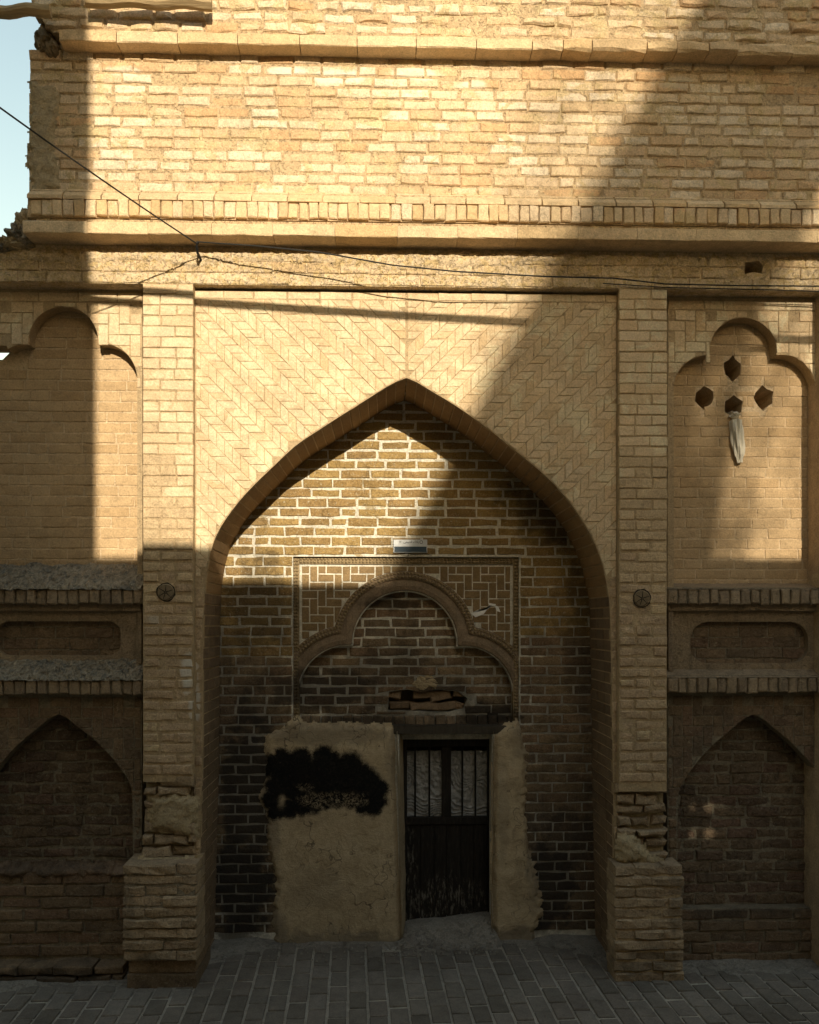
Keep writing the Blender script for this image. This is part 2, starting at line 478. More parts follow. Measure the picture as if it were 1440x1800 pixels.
def obj(name, verts, faces, mat, parent=None, kind=None, smooth_shade=False):
    me = bpy.data.meshes.new(name)
    me.from_pydata(verts, [], faces)
    me.materials.append(M[mat] if isinstance(mat, str) else mat)
    if smooth_shade:
        me.shade_smooth()
    o = bpy.data.objects.new(name, me)
    COL.objects.link(o)
    if parent:
        o.parent = parent
        o.matrix_parent_inverse.identity()
    if kind:
        o['kind'] = kind
    return o


def tag(o, label, cat=None, group=None, kind=None):
    if label:
        o['label'] = label
    if cat:
        o['category'] = cat
    if group:
        o['group'] = group
    if kind:
        o['kind'] = kind
    return o


def area(p):
    return .5 * sum(p[i][0] * p[(i + 1) % len(p)][1] - p[(i + 1) % len(p)][0] * p[i][1] for i in range(len(p)))


def ccw(p):
    return list(p) if area(p) > 0 else list(reversed(p))


def clip(poly, nx, nz, c):
    """keep nx*x + nz*z >= c"""
    out = []
    n = len(poly)
    for i in range(n):
        a, b = poly[i], poly[(i + 1) % n]
        da, db = nx * a[0] + nz * a[1] - c, nx * b[0] + nz * b[1] - c
        if da >= 0:
            out.append(a)
        if (da >= 0) != (db >= 0):
            t = da / (da - db)
            out.append((a[0] + t * (b[0] - a[0]), a[1] + t * (b[1] - a[1])))
    return out


def inside(pt, poly):
    x, z = pt
    c = False
    j = len(poly) - 1
    for i in range(len(poly)):
        xi, zi = poly[i]
        xj, zj = poly[j]
        if (zi > z) != (zj > z) and x < (xj - xi) * (z - zi) / (zj - zi) + xi:
            c = not c
        j = i
    return c


def nearest(pt, poly):
    best = (1e9, None, None)
    n = len(poly)
    for i in range(n):
        ax, az = poly[i]
        bx, bz = poly[(i + 1) % n]
        ex, ez = bx - ax, bz - az
        L = ex * ex + ez * ez
        if L < 1e-12:
            continue
        t = max(0, min(1, ((pt[0] - ax) * ex + (pt[1] - az) * ez) / L))
        qx, qz = ax + t * ex, az + t * ez
        d = math.hypot(pt[0] - qx, pt[1] - qz)
        if d < best[0]:
            best = (d, (qx, qz), (ex / math.sqrt(L), ez / math.sqrt(L)))
    return best


def cut_outside(poly, opening, pad=0.003):
    """cut a small convex piece so that it stays outside an opening (counter-clockwise polygon)"""
    pts = list(poly)
    for _ in range(2):
        if len(pts) < 3:
            return None
        cx = sum(p[0] for p in pts) / len(pts)
        cz = sum(p[1] for p in pts) / len(pts)
        ins = [p for p in pts if inside(p, opening)]
        if not ins:
            break
        ref = (cx, cz)
        d, q, e = nearest(ref, opening)
        if inside(ref, opening) and d > .06:
            return None
        nx, nz = e[1], -e[0]             # outward normal of a ccw polygon
        pts = clip(pts, nx, nz, nx * q[0] + nz * q[1] + pad)
    if len(pts) < 3 or abs(area(pts)) < .25 * abs(area(poly)):
        return None
    cx = sum(p[0] for p in pts) / len(pts)
    cz = sum(p[1] for p in pts) / len(pts)
    if inside((cx, cz), opening):
        return None
    return pts


def rect(x0, x1, z0, z1):
    return [(x0, z0), (x1, z0), (x1, z1), (x0, z1)]


def rect_in(q, p):
    return p[0][0] < q[0] < p[1][0] and p[0][1] < q[1] < p[2][1]


def brick_geo(poly, y, depth, rough=.002, bevel=.004, tilt=.0, split=.07):
    """a slab with worn edges: front at y, back at y + depth"""
    poly = ccw(poly)
    pts = []
    n = len(poly)
    for i in range(n):
        a, b = poly[i], poly[(i + 1) % n]
        L = math.hypot(b[0] - a[0], b[1] - a[1])
        k = max(1, min(3, round(L / split)))
        for j in range(k):
            t = j / k
            pts.append((a[0] + t * (b[0] - a[0]) + random.uniform(-rough, rough), a[1] + t * (b[1] - a[1]) + random.uniform(-rough, rough)))
    cx = sum(p[0] for p in pts) / len(pts)
    cz = sum(p[1] for p in pts) / len(pts)
    n = len(pts)
    w = max(p[0] for p in pts) - min(p[0] for p in pts)
    h = max(p[1] for p in pts) - min(p[1] for p in pts)
    ix, iz = max(.3, 1 - 2 * bevel / max(w, 1e-4)), max(.3, 1 - 2 * bevel / max(h, 1e-4))
    tx, tz = random.uniform(-tilt, tilt), random.uniform(-tilt, tilt)
    V = [(p[0], y + depth, p[1]) for p in pts]
    V += [(p[0], y + bevel * random.uniform(.7, 1.6) + tx * (p[0] - cx) + tz * (p[1] - cz), p[1]) for p in pts]
    V += [(cx + (p[0] - cx) * ix, y + random.uniform(-.3, .5) * rough + tx * (p[0] - cx) + tz * (p[1] - cz), cz + (p[1] - cz) * iz) for p in pts]
    V.append((cx, y - rough * .3, cz))
    Fc = []
    for i in range(n):
        j = (i + 1) % n
        Fc.append((i, j, n + j, n + i))
        Fc.append((n + i, n + j, 2 * n + j, 2 * n + i))
        Fc.append((2 * n + i, 2 * n + j, 3 * n))
    return V, Fc


class Lay:
    """the pieces laid into one part: those in the picture become objects, the rest one joined piece"""

    def __init__(self, parent, name='brick', mat='pale', limit=300):
        self.parent, self.name, self.mat, self.limit, self.items = parent, name, mat, limit, []

    def add(self, V, Fc, mat=None):
        n = len(V)
        c = [sum(v[k] for v in V) / n for k in range(3)]
        px, py = proj(*c)
        on = -25 < px < 1465 and -15 < py < 1812
        self.items.append((on, V, Fc, mat or self.mat))

    def done(self):
        k = 0
        rest = {}
        for on, V, Fc, mat in self.items:
            if on and k < self.limit:
                obj(self.name, V, Fc, mat, self.parent)
                k += 1
            else:
                a, b = rest.setdefault(mat, ([], []))
                o = len(a)
                a.extend(V)
                b.extend(tuple(i + o for i in f) for f in Fc)
        for mat, (a, b) in rest.items():
            obj(self.name + '_run', a, b, mat, self.parent, 'stuff')
        return k


def plate(name, outer, holes, y, thick, mat, parent=None, kind=None):
    """a vertical sheet with openings, given thickness so that the openings have reveals"""
    loops = [ccw(outer)] + [list(reversed(ccw(h))) for h in holes]
    tris = tessellate_polygon([[Vector((p[0], p[1], 0)) for p in lp] for lp in loops])
    V, Fc = [], []
    flat = [p for lp in loops for p in lp]
    for p in flat:
        V.append((p[0], y, p[1]))
    for t in tris:
        a, b, c = (flat[i] for i in t)
        s = (b[0] - a[0]) * (c[1] - a[1]) - (b[1] - a[1]) * (c[0] - a[0])
        Fc.append(t if s > 0 else (t[0], t[2], t[1]))
    n = len(flat)
    for p in flat:
        V.append((p[0], y + thick, p[1]))
    o = 0
    for lp in loops:
        k = len(lp)
        for i in range(k):
            j = (i + 1) % k
            Fc.append((o + j, o + i, n + o + i, n + o + j))
        o += k
    return obj(name, V, Fc, mat, parent, kind)


def box_geo(x0, x1, y0, y1, z0, z1):
    V = [(x, y, z) for x in (x0, x1) for y in (y0, y1) for z in (z0, z1)]
    Fc = [(0, 1, 3, 2), (4, 6, 7, 5), (0, 4, 5, 1), (2, 3, 7, 6), (0, 2, 6, 4), (1, 5, 7, 3)]
    return V, Fc


def worn_box(x0, x1, y0, y1, z0, z1, bev=.004, rough=.002):
    """a block with chamfered long front edges: profile in y-z run along x in a few sections"""
    b = bev
    prof = [(y0 + b, z0), (y1, z0), (y1, z1), (y0 + b, z1), (y0, z1 - b), (y0, z0 + b)]
    k = max(2, min(5, int((x1 - x0) / .09) + 1))
    V, Fc = [], []
    for s in range(k + 1):
        x = x0 + (x1 - x0) * s / k
        e = .0 if 0 < s < k else b * .5
        for yy, zz in prof:
            jy = random.uniform(-rough, rough) if yy < y1 else 0
            V.append((x, yy + jy + (e if yy < y1 else 0), zz + random.uniform(-rough, rough)))
    m = len(prof)
    for s in range(k):
        for i in range(m):
            j = (i + 1) % m
            Fc.append((s * m + i, s * m + j, (s + 1) * m + j, (s + 1) * m + i))
    Fc.append(tuple(reversed(range(m))))
    Fc.append(tuple(k * m + i for i in range(m)))
    return V, Fc


def tube(pts, rad, seg=8, cap=True, rfun=None):
    V, Fc = [], []
    n = len(pts)
    for i, p in enumerate(pts):
        p = Vector(p)
        d = (Vector(pts[min(n - 1, i + 1)]) - Vector(pts[max(0, i - 1)])).normalized()
        u = d.cross(Vector((0, 0, 1)))
        if u.length < .1:
            u = d.cross(Vector((0, 1, 0)))
        u.normalize()
        w = d.cross(u)
        for k in range(seg):
            a = 2 * math.pi * k / seg
            r = rad if rfun is None else rfun(i / (n - 1), a)
            q = p + (u * math.cos(a) + w * math.sin(a)) * r
            V.append(tuple(q))
    for i in range(n - 1):
        for k in range(seg):
            a, b = i * seg + k, i * seg + (k + 1) % seg
            Fc.append((a, b, b + seg, a + seg))
    if cap:
        Fc.append(tuple(reversed(range(seg))))
        Fc.append(tuple((n - 1) * seg + k for k in range(seg)))
    return V, Fc


def relief(name, poly, y, height, mat, parent=None, res=.012, edge=.05, amp=.012, freq=14, kind=None, ragged=.03, back=.01, straight=None):
    """hand-laid plaster: a fine sheet, thick in the middle, thinning to ragged edges"""
    poly = ccw(poly)
    xs = [p[0] for p in poly]
    zs = [p[1] for p in poly]
    nx = int((max(xs) - min(xs) + .12) / res) + 1
    nz = int((max(zs) - min(zs) + .12) / res) + 1
    idx = {}
    V, Fc = [], []
    for i in range(nx):
        for k in range(nz):
            x, z = min(xs) - .06 + i * res, min(zs) - .06 + k * res
            d = nearest((x, z), poly)[0]
            if not inside((x, z), poly):
                d = -d
            rg = ragged if straight is None else ragged * max(.12, min(1, min(abs(x - q) for q in straight) / .12))
            d += rg * (.9 * noise.noise(Vector((x * 5, 3.1, z * 5))) + .8 * noise.fractal(Vector((x * 24, 1.1, z * 24)), .8, 2.0, 5))
            if d < -res:
                continue
            t = max(0, min(1, d / edge))
            t = t * t * (3 - 2 * t)
            hgt = height * t + amp * t * noise.fractal(Vector((x * freq, y * 3, z * freq)), 1.0, 2.0, 4)
            idx[i, k] = len(V)
            V.append((x, y + back - hgt - back * t, z))
    for (i, k), a in idx.items():
        q = (idx.get((i + 1, k)), idx.get((i + 1, k + 1)), idx.get((i, k + 1)))
        if None not in q:
            Fc.append((a, q[0], q[1], q[2]))
    return obj(name, V, Fc, mat, parent, kind, smooth_shade=True)


def catmull(pts, step):
    out = []
    n = len(pts)
    for i in range(n - 1):
        p0, p1, p2, p3 = pts[max(0, i - 1)], pts[i], pts[i + 1], pts[min(n - 1, i + 2)]
        for j in range(12):
            t = j / 12
            out.append(tuple(.5 * (2 * p1[k] + (p2[k] - p0[k]) * t + (2 * p0[k] - 5 * p1[k] + 4 * p2[k] - p3[k]) * t * t
                                   + (3 * p1[k] - p0[k] - 3 * p2[k] + p3[k]) * t ** 3) for k in (0, 1)))
    out.append(pts[-1])
    # even steps
    L = [0]
    for a, b in zip(out, out[1:]):
        L.append(L[-1] + math.hypot(b[0] - a[0], b[1] - a[1]))
    m = max(2, round(L[-1] / step))
    res, j = [], 0
    for i in range(m + 1):
        s = L[-1] * i / m
        while j < len(L) - 2 and L[j + 1] < s:
            j += 1
        t = (s - L[j]) / max(1e-9, L[j + 1] - L[j])
        res.append((out[j][0] + t * (out[j + 1][0] - out[j][0]), out[j][1] + t * (out[j + 1][1] - out[j][1])))
    return res


def courses(lay, x0, x1, z0, z1, y, ch, bl, joint=.008, rough=.002, bevel=.004, depth=.05, yj=.002, tilt=.01, opening=None,
            within=None, skip=None, lenj=.12, drop=0.0, offs=0.0, mat=None, top=True, zj=.0):
    """rows of running-bond brick between x0..x1, z0..z1"""
    n = max(1, round((z1 - z0) / ch))
    h = (z1 - z0) / n
    for r in range(n):
        zb = z0 + r * h
        x = x0 - bl * (.5 if (r % 2) else 0.0) + offs * (r % 3) - bl * random.uniform(0, .18)
        while x < x1 - .012:
            w = bl * random.uniform(1 - lenj, 1 + lenj)
            if random.random() < .06:
                w *= .55
            xa, xb = max(x, x0), min(x + w, x1)
            x += w
            if xb - xa < .025:
                continue
            if x1 - xb < .03:
                xb = x1
                x = x1 + 1
            if random.random() < drop:
                continue
            zz = random.uniform(-zj, zj)
            j = joint * random.uniform(.55, 1.45) / 2
            p = rect(xa + j, xb - j, zb + j + zz, zb + h - j + zz)
            c = ((xa + xb) / 2, zb + h / 2)
            if skip and skip(c, p):
                continue
            if opening:
                p = cut_outside(p, opening)
                if not p:
                    continue
            if within:
                ok = [inside(q, within) for q in p]
                if not any(ok):
                    continue
            lay.add(*brick_geo(p, y + random.uniform(-yj, yj), depth, rough, bevel, tilt), mat=mat)


def trefoil(cx, cy, r, lx, ly, rl, rx, ry, rr, zbot, y, grow=0, n=150, center=None):
    """outline of a three-lobed arch, straight down to pixel row zbot; returned counter-clockwise in metres"""
    center = center or (cx, ly - 5)
    circ = [(cx, cy, r + grow), (lx, ly, rl + grow), (rx, ry, rr + grow)]
    pts = []
    a0, a1 = math.atan2(ly - center[1], 1) * 0, math.pi
    for i in range(n + 1):
        a = math.pi * i / n
        dx, dy = math.cos(a), -math.sin(a)
        best = 0
        for qx, qy, q in circ:
            ox, oy = center[0] - qx, center[1] - qy
            bb = ox * dx + oy * dy
            cc = ox * ox + oy * oy - q * q
            disc = bb * bb - cc
            if disc > 0:
                best = max(best, -bb + math.sqrt(disc))
        pts.append((center[0] + dx * best, center[1] + dy * best))
    pts = [(pts[0][0], zbot)] + pts + [(pts[-1][0], zbot)]
    return [P(a, b, y) for a, b in pts]


# ------------------------------------------------------------------ the ground
g = obj('ground', [(-400, -400, -.012), (400, -400, -.012), (400, 400, -.012), (-400, 400, -.012)], [(0, 1, 2, 3)], 'ground')
tag(g, 'dark street ground', kind='structure')
pv = obj('pavement', [(-6, -6.2, .0), (7, -6.2, .0), (7, .75, .0), (-6, .75, .0)], [(0, 1, 2, 3)], 'joint')
tag(pv, 'brick-paved alley floor in front of the gateway', kind='structure')
lay = Lay(pv, 'paver', 'paver', 300)
rot = R(2.2)
pw, plen = .113, .205
rows = []
for i in range(-33, 36):
    for k in range(-17, 5):
        u, v = i * pw, k * plen + (plen / 2 if i % 2 else 0) + random.uniform(-.006, .006)
        c = [(u + .008, v + .011), (u + pw - .008, v + .011), (u + pw - .008, v + plen - .011), (u + .008, v + plen - .011)]
        c = [(a * math.cos(rot) - b * math.sin(rot), a * math.sin(rot) + b * math.cos(rot)) for a, b in c]
        if max(q[1] for q in c) > .60:
            continue
        V, Fc = brick_geo([(a, b) for a, b in c], 0, .02, .003, .004, .0, .2)
        zt = .011 + random.uniform(-.003, .003)
        V = [(x, z, zt - yy) for x, yy, z in V]
        lay.add(V, Fc)
lay.items.sort(key=lambda t: -t[0])
lay.done()

# ------------------------------------------------------------------ the building
B = bpy.data.objects.new('brick_building', None)
COL.objects.link(B)
tag(B, 'old tan brick building with a tall pointed gateway arch and blind side niches', 'building')

XR = PX(1570)                                # built a little past the picture on the right
XLA = PX(50)                                 # left end of the attic wall
XLL = PX(-70)                                # left end of the lower storey
ZTOP = PZ(-160)

# core behind the facade so that openings look into the dark
V, Fc = box_geo(PX(75), XR, .92, 4.5, 0, ZTOP - .1)
obj('wall_core', V, Fc, 'body', B)
obj('wall_core', *box_geo(XLL + .02, PX(75) - .003, .55, 4.4, 0, PZ(665)), 'body', B)

# --- attic wall, above the long cornice
z_cor_top = PZ(98, 720)                      # underside of the parapet cornice
z_att0 = PZ(345, 720)
aw = plate('attic_wall', rect(XLA + .01, XR, PZ(438) - .0, z_cor_top + .0), [], .0065, .9, 'mortar_tan', B)
lay = Lay(aw, 'brick', 'attic')
courses(lay, XLA, XR, z_att0, z_cor_top, 0.0, .0655, .192, joint=.012, rough=.0038, bevel=.006, depth=.06, yj=.005, tilt=.025, lenj=.13, drop=.025, zj=.002)
lay.done()

# --- parapet above its cornice
zp0, zp1 = PZ(74), ZTOP
pa = plate('parapet', [(PX(98), zp0 - .02), (XR, zp0 - .02), (XR, zp1), (PX(40), zp1), (PX(63), PZ(35))], [], -.055, .9, 'mortar_tan', B)
lay = Lay(pa, 'brick', 'attic')
courses(lay, PX(66), XR, zp0 - .005, zp1, -.065, .0665, .19, joint=.014, rough=.008, bevel=.010, depth=.06, yj=.008, tilt=.06, lenj=.3, drop=.03, zj=.004,
        skip=lambda c, p: c[0] < PX(100) and c[1] < PZ(62))
lay.done()
co = obj('cornice', *box_geo(PX(110), XR, -.03, .3, PZ(83.5, 720, -.1) + .006, zp0 + .01), 'mortar_tan', B)
lay = Lay(co, 'brick', 'slab')
js = [104, 205, 312, 418, 527, 628, 732, 838, 936, 990, 1041, 1137, 1190, 1246, 1297, 1396, 1500, 1580]
for i, (a, b) in enumerate(zip(js, js[1:])):
    xa, xb = PX(a, -.10), PX(b, -.10)
    irr = a > 900
    lay.add(*worn_box(xa + .002, xb - .003, -.105 + (random.uniform(-.02, .015) if irr else random.uniform(-.003, .003)), .1,
                      PZ(83.5, 720, -.1), PZ(64, 720, -.1) + (random.uniform(-.01, .01) if irr else 0), .012 if irr else .005, .006 if irr else .002))
lay.done()

# --- weathering course, soldier band and long cornice
wc = obj('weathering_course', *box_geo(XLA + .03, XR, -.04, .05, PZ(370), PZ(349)), 'mortar_tan', B)
lay = Lay(wc, 'tile', 'slab')
x = XLA + .02
k = 0
while x < XR:
    w = .222 * random.uniform(.93, 1.06)
    j = .004
    zt, zb = PZ(343) + random.uniform(-.003, .003), PZ(368)
    y0, y1 = -.012, -.078 + random.uniform(-.004, .004)
    V = [(x + j, .05, zb), (x + w - j, .05, zb), (x + j, y1, zb), (x + w - j, y1, zb), (x + j, y1, zb + .02), (x + w - j, y1, zb + .02),
         (x + j + .006, y0, zt), (x + w - j, y0, zt), (x + j, .05, zt), (x + w - j, .05, zt)]
    Fc = [(0, 1, 3, 2), (2, 3, 5, 4), (4, 5, 7, 6), (6, 7, 9, 8), (0, 2, 4, 6, 8), (1, 9, 7, 5, 3)]
    lay.add(V, Fc)
    x += w
lay.done()
sb = obj('soldier_band', *box_geo(XLA + .02, XR, -.058, .05, PZ(398), PZ(367)), 'mortar_tan', B)
lay = Lay(sb, 'brick', 'slab')
x = PX(62)
while x < XR:
    w = .0635 * random.uniform(.9, 1.1)
    jw = random.choice((.0012, .002, .004))
    p = rect(x + .001, x + w - jw * 1.6, PZ(396.5) + random.uniform(-.003, .003), PZ(369) + random.uniform(-.004, .004))
    if random.random() > .02:
        lay.add(*brick_geo(p, -.078 + random.uniform(-.005, .004), .05, .0035, .005, .03, .05), mat=random.choice(['slab', 'attic']))
    x += w
lay.done()
lc = obj('cornice', *box_geo(PX(70), XR, -.05, .3, PZ(416.5, 720, -.15) + .006, PZ(398) - .004), 'mortar_tan', B)
lay = Lay(lc, 'brick', 'slab')
xa = PX(58)
x = xa
while x < XR:
    w = .362 * random.uniform(.96, 1.04)
    lay.add(*worn_box(x + .001, min(x + w, XR) - .001, -.15 + random.uniform(-.003, .003), .05, PZ(416.5, 720, -.15), PZ(396, 720, -.15), .004, .002))
    x += w
lay.done()

# --- broken stub of masonry at the left end
def rock(name, c, s, mat, parent, seed=0, n=7, amp=.28):
    V, Fc, idx = [], [], {}

    def vert(p):
        key = tuple(round(q, 4) for q in p)
        if key not in idx:
            v = Vector(p).normalized() * (.5 + .5 * max(abs(q) for q in p))
            v *= 1 + amp * noise.fractal(v * 2.3 + Vector((seed, seed * .7, 0)), 1.0, 2.0, 4)
            idx[key] = len(V)
            V.append((c[0] + v.x * s[0], c[1] + v.y * s[1], c[2] + v.z * s[2]))
        return idx[key]
    for ax in range(3):
        for sg in (-1, 1):
            for i in range(n):
                for j in range(n):
                    q = []
                    for di, dj in ((0, 0), (1, 0), (1, 1), (0, 1)):
                        u, v = 2 * (i + di) / n - 1, 2 * (j + dj) / n - 1
                        p = [0, 0, 0]
                        p[ax], p[(ax + 1) % 3], p[(ax + 2) % 3] = sg, u, v
                        q.append(vert(p))
                    Fc.append(tuple(q if sg > 0 else reversed(q)))
    return obj(name, V, Fc, mat, parent)


for i, (px, py, rx, ry) in enumerate([(42, 388, 20, 26), (30, 412, 22, 22), (12, 430, 22, 14), (45, 415, 22, 22), (58, 372, 12, 16), (0, 438, 20, 12), (30, 434, 30, 12)]):
    x, z = P(px, py, .0)
    rock('broken_rubble', (x, .07, z), (rx / 290, .11, ry / 290), 'cement' if i % 2 else 'mudpatch', B, seed=i * 3.7, n=9, amp=.45)
for i, (px, py, rx, ry) in enumerate([(78, 68, 18, 26), (92, 86, 14, 18)]):
    x, z = P(px, py, .0)
    rock('broken_rubble', (x, .03, z), (rx / 290, .08, ry / 290), 'body', B, seed=40 + i, n=7, amp=.3)
relief('mud_render', PP([(52, 145), (105, 150), (100, 260), (106, 330), (60, 352), (50, 345)], -.005), -.004, .016, 'mudpatch', B, edge=.03, amp=.01)
# --- logs laid across the wall head
for a, b, r, nm in (((-90, 22), (88, 17), .034, 'roof_log'), ((150, 0), (372, 4), .038, 'roof_log')):
    xa, za = P(*a, -.16)
    xb, zb = P(*b, -.16)
    pts = [(xa + (xb - xa) * t / 14, -.16 + .01 * math.sin(t), za + (zb - za) * t / 14 + .002 * math.sin(t * 1.3)) for t in range(15)]
    o = obj(nm, *tube(pts, r, 14, True, lambda t, an, r=r: r * (1 + .05 * math.sin(an * 3 + t * 2) + .04 * math.sin(an * 7 + t * 5))), 'wood', B)

# --- frieze
zf0, zf1 = PZ(503), PZ(437)
hole = [P(*q, 0) for q in [(1311, 460), (1335, 457), (1343, 466), (1340, 480), (1326, 477), (1310, 481)]]
fr = plate('frieze', rect(XLL, XR, zf0, zf1), [hole], .008, .9, 'frieze', B)
lay = Lay(fr, 'brick', 'frieze')
courses(lay, XLL, XR, zf0, zf1 - .02, 0.0, .067, .2, joint=.006, rough=.003, bevel=.005, depth=.03, yj=.003, tilt=.03, lenj=.15, drop=.05,
        skip=lambda c, p: any(inside(q, hole) for q in p) or inside(c, hole) or any(rect_in(h, p) for h in hole))


lay.done()
relief('mud_render', PP([(-20, 438), (300, 440), (420, 438), (700, 440), (900, 442), (1140, 446), (1150, 460), (1000, 464), (900, 470), (760, 468), (690, 474), (560, 460), (430, 462),
                         (330, 470), (240, 460), (120, 466), (-20, 460)], 0), .0, .010, 'frieze', B, res=.016, edge=.02, amp=.010, freq=30)

# --- gateway arch outline on the spandrel face
left_px = [(345, 1745), (352, 1500), (356, 1300), (357, 1120), (360, 1040), (364, 1000), (371, 967), (384, 933), (413, 890), (444, 855), (480, 820), (520, 783),
           (560, 756), (600, 730), (640, 705), (676, 682), (700, 669), (715, 664)]
right_px = [(715, 664), (732, 671), (760, 688), (800, 712), (850, 747), (900, 787), (950, 828), (988, 866), (1018, 905), (1042, 947), (1058, 988), (1068, 1032), (1073, 1085),
            (1077, 1300), (1080, 1500), (1085, 1745)]
arch_l = catmull(PP(left_px, YS), .068)
arch_r = catmull(PP(right_px, YS), .068)
arch_l[0] = (arch_l[0][0], -.02)
arch_r[-1] = (arch_r[-1][0], -.02)
arch = ccw(arch_l + arch_r[1:])              # counter-clockwise opening

x_l, x_r = PX(341, YS), PX(1087, YS)
z_sp = PZ(514, 715, YS)
xm = P(715, 664, YS)[0]
for side in (0, 1):
    xa, xb = (x_l, xm) if side == 0 else (xm, x_r)
    half = arch_l if side == 0 else list(reversed(arch_r))
    outer = [(xa if side == 0 else xb, -.02)] + [p for p in half] + [(xm, z_sp), (xa if side == 0 else xb, z_sp)]
    sp = plate('spandrel', outer, [], YS + .0030, .04, 'mortar_thin', B)
    lay = Lay(sp, 'brick', 'pale', 300)
    cw, st = .0485, .094
    # chevron courses: strips along the diagonal, alternately upright and flat pieces
    z_end = PZ(985, 715, YS)
    W = xb - xa
    for k in range(-30, 80):
        for m_ in range(-40, 80):
            u0, u1 = k * st, (k + 1) * st
            if k % 2 == 0:
                a, b = m_ * cw, (m_ + 1) * cw
                p = [(a, u0 - a), (b, u0 - b), (b, u1 - b), (a, u1 - a)]
            else:
                a, b = m_ * cw, (m_ + 1) * cw
                p = [(u0 - a, a), (u1 - a, a), (u1 - b, b), (u0 - b, b)]
            cx = sum(q[0] for q in p) / 4
            cz = sum(q[1] for q in p) / 4
            p = [(cx + (q[0] - cx) * .955, cz + (q[1] - cz) * .955) for q in p]
            # local frame: x from the outer edge, z up from z_end
            if side == 0:
                p = [(xa + q[0] - .3, z_end + q[1]) for q in p]
            else:
                p = [(xb - q[0] + .3, z_end + q[1]) for q in p]
            p = ccw(p)
            p = clip(p, 1, 0, xa + (.012 if side == 0 else .008))
            p = clip(p, -1, 0, -xb + (.008 if side == 0 else .012)) if p else p
            p = clip(p, 0, -1, -z_sp + .052) if p else p
            p = clip(p, 0, 1, z_end - .1) if p else p
            if len(p) < 3 or abs(area(p)) < .0009:
                continue
            p = cut_outside(p, arch, .006)
            if not p or abs(area(p)) < .0007:
                continue
            lay.add(*brick_geo(p, YS + random.uniform(-.0025, .0015), .02, .0016, .0022, .02, .2))
    # plain courses down the sides of the opening
    courses(lay, xa + .006 if side == 0 else PX(1060, YS), PX(372, YS) if side == 0 else xb - .006, 0, z_end - .1, YS, .0645, .14, joint=.007, rough=.004, bevel=.005, depth=.03,
            yj=.004, tilt=.04, opening=arch, mat='shaft', drop=.03)
    # head course under the frieze
    courses(lay, xa + .004, xb - .004, z_sp - .05, z_sp, YS, .05, .2, joint=.006, rough=.002, bevel=.003, depth=.03)
    lay.done()

# --- arch ring (soffit bricks) and reveals
ring = bpy.data.objects.new('gateway_arch', None)
COL.objects.link(ring)
ring.parent = B
zs = PZ(1040, 720, YS)
for pts, sgn in ((arch_l, 1), (list(reversed(arch_r)), -1)):
    Vm, Fm = [], []
    for a, b in zip(pts, pts[1:]):
        d = Vector((b[0] - a[0], b[1] - a[1]))
        L = d.length
        d /= L
        nrm = Vector((-d.y, d.x)) * sgn         # outwards, into the masonry
        if sgn < 0:
            nrm = Vector((-d.y, d.x)) * -1
        if nrm.x * sgn > 0:
            nrm = -nrm
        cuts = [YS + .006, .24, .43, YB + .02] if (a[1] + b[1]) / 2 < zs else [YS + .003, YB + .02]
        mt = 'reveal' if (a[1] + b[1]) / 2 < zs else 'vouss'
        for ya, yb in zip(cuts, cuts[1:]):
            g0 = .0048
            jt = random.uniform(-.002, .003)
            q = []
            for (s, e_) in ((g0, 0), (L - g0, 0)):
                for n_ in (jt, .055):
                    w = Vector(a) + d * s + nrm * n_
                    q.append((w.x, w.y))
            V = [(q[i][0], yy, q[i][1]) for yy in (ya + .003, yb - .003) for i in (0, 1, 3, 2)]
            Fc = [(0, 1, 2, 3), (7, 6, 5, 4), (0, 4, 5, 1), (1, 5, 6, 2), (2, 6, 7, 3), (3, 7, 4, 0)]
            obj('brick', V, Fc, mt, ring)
        # bedding behind the bricks
        q0, q1 = Vector(a) + nrm * .006, Vector(b) + nrm * .006
        o = len(Vm)
        Vm += [(q0.x, YS + .006, q0.y), (q1.x, YS + .006, q1.y), (q1.x, YB + .03, q1.y), (q0.x, YB + .03, q0.y)]
        Fm.append((o, o + 1, o + 2, o + 3))
    obj('bedding', Vm, Fm, 'mortar_light', ring)

# --- wall at the back of the gateway
zA = PZ(640, 715, YB)
frame = [P(515, 1300, YB), P(913, 1300, YB), P(913, 979, YB), P(515, 979, YB)]
frame_r = (frame[0][0], frame[1][0], frame[0][1], frame[2][1])
dx0, dx1 = PX(702, YB), PX(866, YB)
dz1 = PZ(1290, 780, YB)
rw_outer = [(PX(330, YB), -.02), (dx0, -.02), (dx0, dz1), (frame_r[0], dz1 - .0), (frame_r[0], frame_r[3]), (frame_r[1], frame_r[3]), (frame_r[1], dz1), (dx1, dz1), (dx1, -.02),
            (PX(1100, YB), -.02), (PX(1100, YB), zA), (PX(330, YB), zA)]
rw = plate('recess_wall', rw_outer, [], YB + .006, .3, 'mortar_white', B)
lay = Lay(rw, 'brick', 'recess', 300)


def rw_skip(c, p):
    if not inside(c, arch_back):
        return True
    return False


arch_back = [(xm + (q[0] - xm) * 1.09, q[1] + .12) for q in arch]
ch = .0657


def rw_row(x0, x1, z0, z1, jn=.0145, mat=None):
    courses(lay, x0, x1, z0, z1, YB, ch, .2035, joint=jn, rough=.0035, bevel=.005, depth=.04, yj=.0025, tilt=.02, skip=rw_skip, lenj=.05, mat=mat)


